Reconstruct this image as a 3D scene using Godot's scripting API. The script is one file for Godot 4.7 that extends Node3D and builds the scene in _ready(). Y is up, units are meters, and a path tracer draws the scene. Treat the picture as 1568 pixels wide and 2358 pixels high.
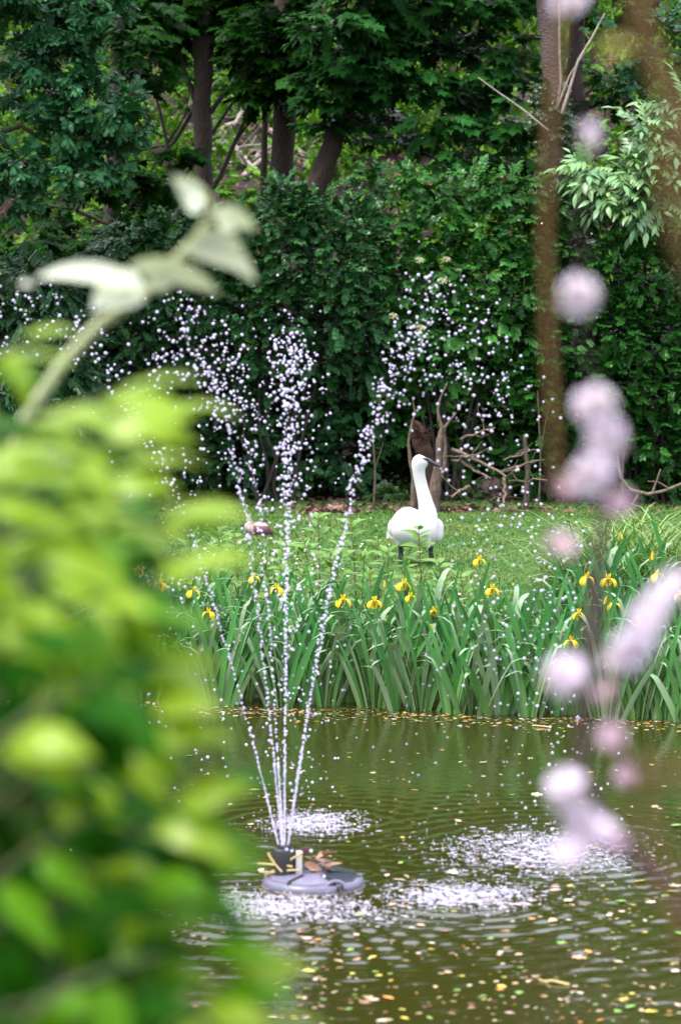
extends Node3D

const F := 5567.0          # focal length in units of the photograph's 1568-wide reading
const CAM := Vector3(0, 3.0, 0)
const PITCH := 0.0610
const SHORE := 21.0

var rng := RandomNumberGenerator.new()
var noise := FastNoiseLite.new()
var used := {}
var mats := {}
var rings := []
var grass_green := Color(0.062, 0.16, 0.018)

# ------------------------------------------------------------------ small mesh builder
class MB:
	var v := PackedVector3Array()
	var n := PackedVector3Array()
	var c := PackedColorArray()
	var uv := PackedVector2Array()
	var idx := PackedInt32Array()
	func add(p: Vector3, nn: Vector3, col: Color, t := Vector2.ZERO) -> int:
		v.append(p); n.append(nn); c.append(col); uv.append(t)
		return v.size() - 1
	func tri(a: int, b: int, d: int) -> void:
		idx.append(a); idx.append(b); idx.append(d)
	func quad(a: int, b: int, d: int, e: int) -> void:
		tri(a, b, d); tri(a, d, e)
	# a leaf with its base at the origin of xf, tip along +x, upper face +y; outline is half of it: (along, across)
	func leaf(xf: Transform3D, outline: Array, fold: float, droop: float, col: Color, fan := false) -> void:
		var left := []
		var right := []
		var mid := []
		for o in outline:
			var a: float = o.x
			var w: float = o.y
			var y: float = -droop * a * a
			var nb := Vector3(2.0 * droop * a, 1, 0).normalized()
			left.append(add(xf * Vector3(a, y + fold * w, w), (xf.basis * (nb + Vector3(0, 0, -fold))).normalized(), col))
			right.append(add(xf * Vector3(a, y + fold * w, -w), (xf.basis * (nb + Vector3(0, 0, fold))).normalized(), col))
			if not fan:
				mid.append(add(xf * Vector3(a, y, 0), (xf.basis * nb).normalized(), col))
		if fan:
			var m := add(xf * Vector3(0.4, -droop * 0.16 - 0.02, 0), (xf.basis * Vector3(0.8 * droop, 1, 0)).normalized(), col)
			for i in outline.size() - 1:
				tri(m, left[i], left[i + 1]); tri(m, right[i + 1], right[i])
		else:
			for i in outline.size() - 1:
				quad(mid[i], left[i], left[i + 1], mid[i + 1]); quad(right[i], mid[i], mid[i + 1], right[i + 1])
	# a ribbon: pts along its middle, half widths w, folded along the middle
	func ribbon(pts: Array, w: Array, side: Vector3, fold: float, c0: Color, c1: Color) -> void:
		var last := []
		var k := pts.size()
		for i in k:
			var t: Vector3 = (pts[mini(i + 1, k - 1)] - pts[maxi(i - 1, 0)]).normalized()
			var s: Vector3 = (side - t * side.dot(t)).normalized()
			var nn: Vector3 = s.cross(t).normalized()
			var col := c0.lerp(c1, float(i) / (k - 1))
			var now := [add(pts[i] - s * w[i] + nn * fold * w[i], (nn + s * fold).normalized(), col), add(pts[i], nn, col), add(pts[i] + s * w[i] + nn * fold * w[i], (nn - s * fold).normalized(), col)]
			if i > 0:
				quad(last[0], now[0], now[1], last[1]); quad(last[1], now[1], now[2], last[2])
			last = now
	func tube(pts: Array, r: Array, sides: int, col: Color, cap := true, wob := 0.0) -> void:
		var k := pts.size()
		var s := Vector3.RIGHT
		var last := []
		var t0: Vector3 = (pts[1] - pts[0]).normalized()
		if absf(t0.x) > 0.8: s = Vector3.BACK
		for i in k:
			var t: Vector3 = (pts[mini(i + 1, k - 1)] - pts[maxi(i - 1, 0)]).normalized()
			s = (s - t * s.dot(t)).normalized()
			var b := t.cross(s)
			var now := []
			for j in sides:
				var a := TAU * j / sides
				var d := s * cos(a) + b * sin(a)
				var rr: float = r[i] * (1.0 + wob * (sin(a * 2.0 + i * 0.8) * 0.5 + sin(a * 3.0 - i * 1.3) * 0.5))
				now.append(add(pts[i] + d * rr, d, col, Vector2(float(j) / sides, i)))
			if i > 0:
				for j in sides:
					quad(last[j], now[j], now[(j + 1) % sides], last[(j + 1) % sides])
			if cap and (i == 0 or i == k - 1):
				var m := add(pts[i], t * (-1.0 if i == 0 else 1.0), col)
				for j in sides: tri(m, now[j], now[(j + 1) % sides])
			last = now
	func ball(at: Vector3, r: Vector3, rows: int, cols: int, col: Color, wob := 0.0) -> void:
		var first := v.size()
		for i in rows + 1:
			var th := PI * i / rows
			for j in cols:
				var ph := TAU * j / cols
				var d := Vector3(sin(th) * cos(ph), cos(th), sin(th) * sin(ph))
				var k := 1.0 + wob * (sin(ph * 2 + th * 3) * 0.5 + sin(ph * 3 - th * 5) * 0.5)
				add(at + d * r * k, (d / r).normalized(), col)
		for i in rows:
			for j in cols:
				var a := first + i * cols + j
				var b := first + i * cols + (j + 1) % cols
				quad(a, b, b + cols, a + cols)
	func lathe(at: Vector3, prof: Array, sides: int, col: Color) -> void:
		var last := []
		for i in prof.size():
			var p: Vector2 = prof[i]
			var q: Vector2 = prof[mini(i + 1, prof.size() - 1)] - prof[maxi(i - 1, 0)]
			var now := []
			for j in sides:
				var a := TAU * j / sides
				now.append(add(at + Vector3(cos(a) * p.x, p.y, sin(a) * p.x), Vector3(cos(a) * q.y, -q.x, sin(a) * q.y).normalized() * -1.0 * (-1.0), col))
			if i > 0:
				for j in sides: quad(last[j], now[j], now[(j + 1) % sides], last[(j + 1) % sides])
			last = now
	func box(xf: Transform3D, s: Vector3, col: Color) -> void:
		for ax in 3:
			for sg in [-1.0, 1.0]:
				var nn := Vector3.ZERO
				nn[ax] = sg
				var a := Vector3.ZERO
				a[(ax + 1) % 3] = s[(ax + 1) % 3] * 0.5
				var b := Vector3.ZERO
				b[(ax + 2) % 3] = s[(ax + 2) % 3] * 0.5
				var m: Vector3 = nn * s[ax] * 0.5
				var w := (xf.basis * nn).normalized()
				quad(add(xf * (m - a - b), w, col), add(xf * (m + a - b), w, col), add(xf * (m + a + b), w, col), add(xf * (m - a + b), w, col))
	func mesh() -> ArrayMesh:
		for i in range(0, idx.size(), 3):
			var p := v[idx[i]]
			var turn := (v[idx[i + 1]] - p).cross(v[idx[i + 2]] - p)
			if turn.dot(n[idx[i]] + n[idx[i + 1]] + n[idx[i + 2]]) > 0:
				var k := idx[i + 1]
				idx[i + 1] = idx[i + 2]
				idx[i + 2] = k
		var arr := []
		arr.resize(Mesh.ARRAY_MAX)
		arr[Mesh.ARRAY_VERTEX] = v
		arr[Mesh.ARRAY_NORMAL] = n
		arr[Mesh.ARRAY_COLOR] = c
		arr[Mesh.ARRAY_TEX_UV] = uv
		arr[Mesh.ARRAY_INDEX] = idx
		var m := ArrayMesh.new()
		m.add_surface_from_arrays(Mesh.PRIMITIVE_TRIANGLES, arr)
		return m

# ------------------------------------------------------------------ naming
func numbered(called: String) -> String:
	if not used.has(called):
		used[called] = 0
		return called
	used[called] += 1
	return "%s_%03d" % [called, used[called]]

func tag(o: Node3D, label := "", category := "", group := "", kind := "") -> Node3D:
	if label: o.set_meta("label", label)
	if category: o.set_meta("category", category)
	if group: o.set_meta("group", group)
	if kind: o.set_meta("kind", kind)
	return o

func thing(called: String, at := Vector3.ZERO, turn := 0.0) -> Node3D:
	var o := Node3D.new()
	o.name = numbered(called)
	add_child(o)
	o.position = at
	o.rotation.y = turn
	return o

func part(parent: Node3D, called: String, mesh: Mesh, mat: Material, xf := Transform3D()) -> MeshInstance3D:
	var o := MeshInstance3D.new()
	o.mesh = mesh
	o.material_override = mat
	o.transform = xf
	if parent == self:
		o.name = numbered(called)
		add_child(o)
	else:
		var k := 0
		var nm := called
		while parent.has_node(NodePath(nm)):
			k += 1
			nm = "%s_%03d" % [called, k]
		o.name = nm
		parent.add_child(o, true)
	return o

func copies(parent: Node3D, called: String, mesh: Mesh, mat: Material, xfs: Array, cols: Array) -> MultiMeshInstance3D:
	var mm := MultiMesh.new()
	mm.transform_format = MultiMesh.TRANSFORM_3D
	mm.use_colors = true
	mm.mesh = mesh
	mm.instance_count = xfs.size()
	for i in xfs.size():
		mm.set_instance_transform(i, xfs[i])
		mm.set_instance_color(i, cols[i])
	var o := MultiMeshInstance3D.new()
	o.multimesh = mm
	o.material_override = mat
	o.name = numbered(called) if parent == self else called
	parent.add_child(o, true)
	o.set_meta("kind", "stuff")
	return o

# ------------------------------------------------------------------ places
func at(vx: float, vy: float, d: float) -> Vector3:
	var f := Vector3(0, -sin(PITCH), -cos(PITCH))
	var u := Vector3(0, cos(PITCH), -sin(PITCH))
	return CAM + f * d + Vector3.RIGHT * ((vx - 784.0) / F * d) + u * ((1179.0 - vy) / F * d)

func shore(x: float) -> float:
	return SHORE - 0.28 * clampf(x, -6, 6) + 0.09 * sin(x * 3.1 + 0.7) + 0.05 * sin(x * 7.3)

func ground(x: float, z: float) -> float:
	var d := -z
	var s := shore(x)
	if d < s - 0.4:
		if d < 7.5:
			var t := clampf((d - 0.8) / 6.7, 0, 1)
			return lerpf(1.35, -0.35, t * t * (3 - 2 * t))
		return -0.5
	if d < s + 0.5:
		return lerpf(-0.35, 0.1, (d - s + 0.4) / 0.9)
	var e := s + 0.5
	var y: float
	if d < 23.2:
		y = lerpf(0.1, 0.37, (d - e) / maxf(23.2 - e, 0.2))
	else:
		y = 0.37 + 0.045 * (minf(d, 38.5) - 23.2)
	if d > 38.5:
		var h := d - 38.5
		y += (0.52 * h - 1.2 * (1 - exp(-h * 0.4))) if h < 60 else 0.52 * 60 - 1.2 + (h - 60) * 0.06
	return y + 0.02 * noise.get_noise_2d(x * 60, z * 60)

func hit(vx: float, vy: float) -> Vector3:
	var lo := 8.0
	var hi := 60.0
	for i in 40:
		var m := (lo + hi) / 2
		var p := at(vx, vy, m)
		if p.y > maxf(ground(p.x, p.z), -0.02): lo = m
		else: hi = m
	return at(vx, vy, lo)

func wave(x: float, z: float) -> float:
	var y := 0.0012 * sin(z * 9.0 + x * 2.2 + 1.5 * sin(x * 1.1)) + 0.0010 * sin(z * 15.0 - x * 3.5 + 2.0 * sin(x * 0.8 + z))
	y += 0.0024 * noise.get_noise_2d(x * 70, z * 280) + 0.0016 * noise.get_noise_2d(x * 210 + 50, z * 720)
	y *= lerpf(0.62, 0.12, smoothstep(-15.0, -19.0, z))
	for r in rings:
		var d := Vector2(x - r.x, z - r.y).length()
		if d < 3.0:
			y += r.z * sin(d * 38.0) * exp(-d * 1.1) * minf(1, d * 3)
	return y

# ------------------------------------------------------------------ materials
func leaf_mat(key: String, col: Color, rough: float, back: float, spec := 0.5) -> StandardMaterial3D:
	if mats.has(key): return mats[key]
	var m := StandardMaterial3D.new()
	m.resource_name = key
	m.albedo_color = col.linear_to_srgb()
	m.vertex_color_use_as_albedo = true
	m.roughness = rough
	m.metallic_specular = spec
	m.cull_mode = BaseMaterial3D.CULL_DISABLED
	if back > 0:
		m.backlight_enabled = true
		m.backlight = Color(back * 0.9, back, back * 0.35).linear_to_srgb()
	mats[key] = m
	return m

func noise_tex(freq: float, colors: Array, octaves := 4, size := 512, sd := 1, cell := false) -> NoiseTexture2D:
	var f := FastNoiseLite.new()
	f.seed = sd
	f.frequency = freq
	f.fractal_octaves = octaves
	if cell: f.noise_type = FastNoiseLite.TYPE_CELLULAR
	var g := Gradient.new()
	g.offsets = PackedFloat32Array()
	var offs := PackedFloat32Array()
	var cs := PackedColorArray()
	for i in colors.size():
		offs.append(float(i) / (colors.size() - 1))
		cs.append(colors[i].linear_to_srgb())
	g.offsets = offs
	g.colors = cs
	var t := NoiseTexture2D.new()
	t.width = size
	t.height = size
	t.seamless = true
	t.noise = f
	t.color_ramp = g
	return t

func height_tex(freq: float, octaves := 4, size := 512, sd := 3, normal := false, strength := 4.0) -> NoiseTexture2D:
	var f := FastNoiseLite.new()
	f.seed = sd
	f.frequency = freq
	f.fractal_octaves = octaves
	var t := NoiseTexture2D.new()
	t.width = size
	t.height = size
	t.seamless = true
	t.noise = f
	t.as_normal_map = normal
	t.bump_strength = strength
	return t

func bark(key: String, a: Color, b: Color, scale := Vector3(2.5, 0.8, 2.5)) -> StandardMaterial3D:
	if mats.has(key): return mats[key]
	var m := StandardMaterial3D.new()
	m.resource_name = key
	m.albedo_texture = noise_tex(0.02, [a, a.lerp(b, 0.4), b, a.lerp(b, 0.7)], 5, 256, key.length())
	m.heightmap_enabled = true
	m.heightmap_texture = height_tex(0.03, 4, 256, key.length() + 4)
	m.heightmap_scale = 2.0
	m.uv1_triplanar = true
	m.uv1_scale = scale
	m.roughness = 0.9
	mats[key] = m
	return m

func plain(key: String, col: Color, rough: float, metal := 0.0) -> StandardMaterial3D:
	if mats.has(key): return mats[key]
	var m := StandardMaterial3D.new()
	m.resource_name = key
	m.albedo_color = col.linear_to_srgb()
	m.vertex_color_use_as_albedo = true
	m.roughness = rough
	m.metallic = metal
	m.cull_mode = BaseMaterial3D.CULL_DISABLED
	mats[key] = m
	return m

# ------------------------------------------------------------------ leaf outlines
var O_MAPLE := [Vector2(0, 0), Vector2(-0.06, 0.14), Vector2(0.06, 0.42), Vector2(0.17, 0.24), Vector2(0.42, 0.58), Vector2(0.46, 0.36), Vector2(0.43, 0.19), Vector2(0.66, 0.26), Vector2(0.72, 0.11), Vector2(1, 0)]
var O_FIELD := [Vector2(0, 0), Vector2(0.04, 0.3), Vector2(0.24, 0.24), Vector2(0.5, 0.52), Vector2(0.62, 0.42), Vector2(0.5, 0.2), Vector2(0.85, 0.2), Vector2(1, 0)]
var O_OAK := [Vector2(0, 0), Vector2(0.1, 0.05), Vector2(0.2, 0.22), Vector2(0.28, 0.07), Vector2(0.4, 0.34), Vector2(0.5, 0.09), Vector2(0.63, 0.38), Vector2(0.73, 0.1), Vector2(0.86, 0.25), Vector2(1, 0.04)]
var O_LENS := [Vector2(0, 0.01), Vector2(0.2, 0.13), Vector2(0.45, 0.19), Vector2(0.75, 0.12), Vector2(1, 0)]
var O_LEAFY := [Vector2(0, 0.01), Vector2(0.12, 0.12), Vector2(0.35, 0.21), Vector2(0.6, 0.17), Vector2(0.85, 0.07), Vector2(1, 0)]
var O_OVAL := [Vector2(0, 0.01), Vector2(0.15, 0.2), Vector2(0.4, 0.32), Vector2(0.7, 0.22), Vector2(1, 0)]

func rv() -> Vector3:
	return Vector3(rng.randf_range(-1, 1), rng.randf_range(-1, 1), rng.randf_range(-1, 1))

func frame(x: Vector3, up: Vector3, s: float, o: Vector3) -> Transform3D:
	x = x.normalized()
	var y := (up - x * up.dot(x))
	if y.length() < 0.01: y = x.cross(Vector3(0.3, 0.1, 0.9))
	y = y.normalized()
	return Transform3D(Basis(x * s, y * s, x.cross(y) * s), o)

# a twig with leaves round it, in its own +x direction
func sprig(outline: Array, k: int, size: float, length: float, fan: bool, flat: float, sd: int, droop := 0.25) -> ArrayMesh:
	rng.seed = sd
	var b := MB.new()
	b.tube([Vector3.ZERO, Vector3(length, 0, 0)], [size * 0.025, size * 0.015], 3, Color(0.5, 0.4, 0.3), false)
	for i in k:
		var t := (i + 0.5) / k
		var sgn := 1.0 if i % 2 == 0 else -1.0
		var x := Vector3(0.75, rng.randf_range(-0.3, 0.3), sgn * rng.randf_range(0.5, 1.1)) if i < k - 1 else Vector3(1, 0, 0.1)
		var up := Vector3(0, 1, 0) + rv() * (1.0 - flat)
		var g := rng.randf_range(0.8, 1.15)
		b.leaf(frame(x, up, size * rng.randf_range(0.7, 1.15), Vector3(length * t, rng.randf_range(-0.1, 0.1) * size, 0)), outline, rng.randf_range(0.0, 0.3), droop * rng.randf_range(0.3, 1.5), Color(g, g, g * rng.randf_range(0.8, 1.1)), fan)
	return b.mesh()

# a compound leaf: leaflets in pairs along a stalk
func pinnate(pairs: int, size: float, length: float, sd: int) -> ArrayMesh:
	rng.seed = sd
	var b := MB.new()
	var pts := []
	for i in 5: pts.append(Vector3(length * i / 4.0, -0.25 * length * pow(i / 4.0, 2), 0))
	b.tube(pts, [0.003, 0.003, 0.002, 0.002, 0.001], 3, Color(0.7, 0.8, 0.6), false)
	for i in pairs:
		var t := 0.25 + 0.7 * i / pairs
		for s in [-1.0, 1.0]:
			b.leaf(frame(Vector3(0.7, -0.25, s), Vector3.UP + rv() * 0.2, size * rng.randf_range(0.85, 1.1), Vector3(length * t, -0.25 * length * t * t, 0)), O_LENS, 0.2, 0.3, Color(1, 1, 1))
	b.leaf(frame(Vector3(1, -0.4, 0), Vector3.UP, size, Vector3(length, -0.25 * length, 0)), O_LENS, 0.2, 0.3, Color(1, 1, 1))
	return b.mesh()

# leaves through ellipsoidal clumps; blobs = [[centre, radii, count]...]
func foliage(parent: Node3D, called: String, meshes: Array, mat: Material, blobs: Array, upness := 0.8, gap := -0.25, freq := 90.0, tint := 0.25, flat := false) -> void:
	var lists := []
	var cols := []
	for m in meshes:
		lists.append([])
		cols.append([])
	for b in blobs:
		var made := 0
		var tries := 0
		while made < b[2] and tries < b[2] * 8:
			tries += 1
			var o := rv()
			if o.length() > 1 or o.length() < 0.05: continue
			o = o.normalized()
			if o.z < -0.35 and rng.randf() < 0.75: continue
			var r := 1.0 - 0.42 * pow(rng.randf(), 1.6)
			var p: Vector3 = b[0] + o * b[1] * r
			if flat: p.y = b[0].y + (p.y - b[0].y) * 0.5
			var q := noise.get_noise_3dv(p * freq)
			if q < gap + rng.randf_range(-0.1, 0.1): continue
			p += o * q * 0.25
			if p.y < ground(p.x, p.z) + 0.02: continue
			var up := o * 0.55 + Vector3.UP * upness + rv() * 0.45
			var x := o * 0.8 + rv() * 0.8 + Vector3.DOWN * 0.25
			if flat:
				up = Vector3(0, 1, 0.45) + rv() * 0.3
				x = Vector3(o.x, -0.35, o.z + 0.3) + rv() * 0.4
			var k := rng.randi() % meshes.size()
			lists[k].append(frame(x, up, rng.randf_range(0.75, 1.25), p))
			var g := 1.0 + rng.randf_range(-tint, tint)
			var h := rng.randf_range(-0.12, 0.12)
			cols[k].append(Color(g * (1 + h), g, g * (1 - h * 0.8)))
			made += 1
	for k in meshes.size():
		if lists[k].size():
			copies(parent, called, meshes[k], mat, lists[k], cols[k])

func wiggle(a: Vector3, b: Vector3, k: int, amp: float) -> Array:
	var out := []
	for i in k + 1:
		var t := float(i) / k
		out.append(a.lerp(b, t) + (rv() * amp if i > 0 and i < k else Vector3.ZERO))
	return out

func taper(k: int, a: float, b: float) -> Array:
	var out := []
	for i in k + 1: out.append(lerpf(a, b, float(i) / k))
	return out

func stick(b: MB, p: Vector3, q: Vector3, ra: float, rb: float, k := 5, amp := 0.03, sides := 6) -> Array:
	var pts := wiggle(p, q, k, amp)
	b.tube(pts, taper(k, ra, rb), sides, Color.WHITE)
	return pts

# ------------------------------------------------------------------ smooth bodies from bones
func field(p: Vector3, bones: Array, k: float) -> float:
	var d := 1e9
	for b in bones:
		var ba: Vector3 = b[1] - b[0]
		var pa: Vector3 = p - b[0]
		var h := clampf(pa.dot(ba) / maxf(ba.length_squared(), 1e-8), 0, 1)
		var e: float = (pa - ba * h).length() - lerpf(b[2], b[3], h)
		var m := maxf(k - absf(d - e), 0.0) / k
		d = minf(d, e) - m * m * k * 0.25
	return d

func body(b: MB, bones: Array, k: float, cell: float, col: Callable) -> void:
	var lo := Vector3(1e9, 1e9, 1e9)
	var hi := -lo
	for q in bones:
		for e in 2:
			var r: float = q[2 + e] + k * 0.5 + cell * 2
			lo = lo.min(q[e] - Vector3(r, r, r))
			hi = hi.max(q[e] + Vector3(r, r, r))
	var s := Vector3i(((hi - lo) / cell).ceil()) + Vector3i.ONE
	var val := PackedFloat32Array()
	val.resize(s.x * s.y * s.z)
	for z in s.z:
		for y in s.y:
			for x in s.x:
				val[(z * s.y + y) * s.x + x] = field(lo + Vector3(x, y, z) * cell, bones, k)
	var at_cell := {}
	var sx := s.x
	var sxy := s.x * s.y
	var offs := [0, 1, sx, sx + 1, sxy, sxy + 1, sxy + sx, sxy + sx + 1]
	var edges := [[0, 1], [2, 3], [4, 5], [6, 7], [0, 2], [1, 3], [4, 6], [5, 7], [0, 4], [1, 5], [2, 6], [3, 7]]
	for z in s.z - 1:
		for y in s.y - 1:
			for x in s.x - 1:
				var i := z * sxy + y * sx + x
				var neg := 0
				for o in 8:
					if val[i + offs[o]] < 0: neg += 1
				if neg == 0 or neg == 8: continue
				var sum := Vector3.ZERO
				var cnt := 0
				for e in edges:
					var a := val[i + offs[e[0]]]
					var c := val[i + offs[e[1]]]
					if (a < 0) != (c < 0):
						var t := a / (a - c)
						var pa := Vector3(e[0] & 1, (e[0] >> 1) & 1, e[0] >> 2)
						var pc := Vector3(e[1] & 1, (e[1] >> 1) & 1, e[1] >> 2)
						sum += pa.lerp(pc, t)
						cnt += 1
				var p := lo + (Vector3(x, y, z) + sum / cnt) * cell
				var h := cell * 0.5
				var nn := Vector3(field(p + Vector3(h, 0, 0), bones, k) - field(p - Vector3(h, 0, 0), bones, k), field(p + Vector3(0, h, 0), bones, k) - field(p - Vector3(0, h, 0), bones, k), field(p + Vector3(0, 0, h), bones, k) - field(p - Vector3(0, 0, h), bones, k)).normalized()
				at_cell[i] = b.add(p, nn, col.call(p))
	for z in range(1, s.z - 1):
		for y in range(1, s.y - 1):
			for x in range(1, s.x - 1):
				var i := z * sxy + y * sx + x
				var a := val[i] < 0
				if a != (val[i + 1] < 0):
					face(b, at_cell, i, i - sx, i - sx - sxy, i - sxy, a)
				if a != (val[i + sx] < 0):
					face(b, at_cell, i, i - sxy, i - sxy - 1, i - 1, a)
				if a != (val[i + sxy] < 0):
					face(b, at_cell, i, i - 1, i - 1 - sx, i - sx, a)

func face(b: MB, m: Dictionary, p: int, q: int, r: int, s: int, flip: bool) -> void:
	if not (m.has(p) and m.has(q) and m.has(r) and m.has(s)): return
	if flip: b.quad(m[p], m[q], m[r], m[s])
	else: b.quad(m[p], m[s], m[r], m[q])

# ------------------------------------------------------------------ scene
func _ready() -> void:
	noise.seed = 7
	noise.frequency = 0.01
	rng.seed = 11
	make_camera_and_light()
	make_ground()
	make_water()
	make_hill_cover()
	make_trees()
	make_hedge()
	make_hedge_foot()
	make_lawn()
	make_irises()
	make_leafy_plants()
	make_tussocks()
	make_swan()
	make_duck()
	make_fountain()
	make_debris()
	make_near_shrub()
	make_blossom()

func make_camera_and_light() -> void:
	var cam := Camera3D.new()
	cam.name = "camera"
	add_child(cam)
	var ca := CameraAttributesPhysical.new()
	ca.frustum_focal_length = 82.5
	ca.frustum_focus_distance = 23.5
	ca.exposure_aperture = 2.4
	ca.frustum_near = 0.05
	ca.frustum_far = 900.0
	cam.attributes = ca
	cam.fov = rad_to_deg(2.0 * atan(1179.0 / F))
	cam.near = 0.05
	cam.far = 900.0
	cam.position = CAM
	cam.rotation = Vector3(-PITCH, 0, 0)
	cam.current = true
	var we := WorldEnvironment.new()
	we.name = "environment"
	var e := Environment.new()
	e.background_mode = Environment.BG_SKY
	var sky := Sky.new()
	var pm := ProceduralSkyMaterial.new()
	pm.sky_top_color = Color(0.93, 0.945, 1.0)
	pm.sky_horizon_color = Color(0.53, 0.55, 0.61)
	pm.sky_curve = 0.6
	pm.ground_bottom_color = Color(0.2, 0.22, 0.15)
	pm.ground_horizon_color = Color(0.3, 0.32, 0.25)
	pm.sun_angle_max = 1.0
	sky.sky_material = pm
	e.sky = sky
	e.background_energy_multiplier = 1.3
	e.tonemap_mode = Environment.TONE_MAPPER_LINEAR
	e.tonemap_exposure = 3.35
	e.sdfgi_enabled = true
	e.ssao_enabled = true
	e.ssil_enabled = true
	we.environment = e
	add_child(we)
	var sun := DirectionalLight3D.new()
	sun.name = "sun"
	sun.light_energy = 0.5
	sun.light_angular_distance = 14.0
	sun.light_color = Color(1.0, 0.97, 0.92)
	sun.shadow_enabled = true
	add_child(sun)
	sun.look_at_from_position(Vector3(-9, 20, 4), Vector3.ZERO, Vector3.UP)

func make_ground() -> void:
	var xs := []
	var zs := []
	var x := -160.0
	while x < 160.0:
		xs.append(x)
		x += 0.35 if absf(x) < 9 else (2.0 if absf(x) < 30 else 14.0)
	xs.append(160.0)
	var z := 90.0
	while z > -240.0:
		zs.append(z)
		z -= 0.3 if z < 2 and z > -45 else (1.0 if z <= -45 and z > -75 else 12.0)
	zs.append(-240.0)
	var b := MB.new()
	for zz in zs:
		for xx in xs:
			var y := ground(xx, zz)
			var e := 0.3
			var nn := Vector3(ground(xx - e, zz) - ground(xx + e, zz), 2 * e, ground(xx, zz - e) - ground(xx, zz + e)).normalized()
			var d: float = -zz
			var s := shore(xx)
			var soil := Color(0.075, 0.055, 0.03)
			var col: Color = soil
			if d > s + 0.4: col = soil.lerp(grass_green, clampf((d - s - 0.4) / 1.0, 0, 1))
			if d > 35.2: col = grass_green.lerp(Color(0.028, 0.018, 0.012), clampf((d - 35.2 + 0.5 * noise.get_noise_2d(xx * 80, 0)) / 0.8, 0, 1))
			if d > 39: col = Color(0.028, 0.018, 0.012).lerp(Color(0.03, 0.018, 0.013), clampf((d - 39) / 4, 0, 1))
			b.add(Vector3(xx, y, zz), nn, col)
	var w := xs.size()
	for j in zs.size() - 1:
		for i in w - 1:
			b.quad(j * w + i, j * w + i + 1, (j + 1) * w + i + 1, (j + 1) * w + i)
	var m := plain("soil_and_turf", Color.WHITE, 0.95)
	m.albedo_texture = noise_tex(0.03, [Color(0.55, 0.55, 0.55), Color(0.85, 0.82, 0.8), Color(1, 1, 0.95), Color(1.0, 0.9, 0.75)], 5, 512, 5)
	m.uv1_triplanar = true
	m.uv1_world_triplanar = true
	m.uv1_scale = Vector3(0.6, 0.6, 0.6)
	m.heightmap_enabled = true
	m.heightmap_texture = height_tex(0.05, 5)
	m.heightmap_scale = 3.0
	tag(part(self, "ground", b.mesh(), m), "", "", "", "structure")

func make_water() -> void:
	rings = [Vector3(1.36, -14.75, 0.010), Vector3(0.62, -13.45, 0.008), Vector3(-0.2, -15.6, 0.006), Vector3(-0.45, -13.1, 0.008)]
	var b := MB.new()
	var xs := []
	var zs := []
	var x := -40.0
	while x < 40.0:
		xs.append(x)
		x += 0.045 if absf(x + 0.02) < 3.6 else 2.0
	xs.append(40.0)
	var z := -4.5
	while z > -24.0:
		zs.append(z)
		z -= 0.6 if z > -9.6 else (0.026 if z > -13 else (0.034 if z > -17 else 0.045))
	zs.append(-24.0)
	var w := xs.size()
	var hs := PackedFloat32Array()
	for zz in zs:
		for xx in xs:
			hs.append(wave(xx, zz) if absf(xx) < 3.7 else 0.0)
	for j in zs.size():
		for i in w:
			var i0 := maxi(i - 1, 0)
			var i1 := mini(i + 1, w - 1)
			var j0 := maxi(j - 1, 0)
			var j1 := mini(j + 1, zs.size() - 1)
			var dx: float = (hs[j * w + i1] - hs[j * w + i0]) / (xs[i1] - xs[i0])
			var dz: float = (hs[j1 * w + i] - hs[j0 * w + i]) / (zs[j1] - zs[j0])
			b.add(Vector3(xs[i], hs[j * w + i], zs[j]), Vector3(-dx, 1, -dz).normalized(), Color.WHITE)
	for j in zs.size() - 1:
		for i in w - 1:
			b.quad(j * w + i, j * w + i + 1, (j + 1) * w + i + 1, (j + 1) * w + i)
	var m := StandardMaterial3D.new()
	m.resource_name = "pond_water"
	m.albedo_color = Color(0.025, 0.0255, 0.004).linear_to_srgb()
	m.roughness = 0.06
	m.metallic_specular = 0.5
	m.normal_enabled = true
	m.normal_texture = height_tex(0.02, 4, 512, 21, true, 6.0)
	m.normal_scale = 0.1
	m.uv1_triplanar = true
	m.uv1_world_triplanar = true
	m.uv1_scale = Vector3(0.5, 0.5, 0.9)
	tag(part(self, "water", b.mesh(), m), "", "", "", "structure")

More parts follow.
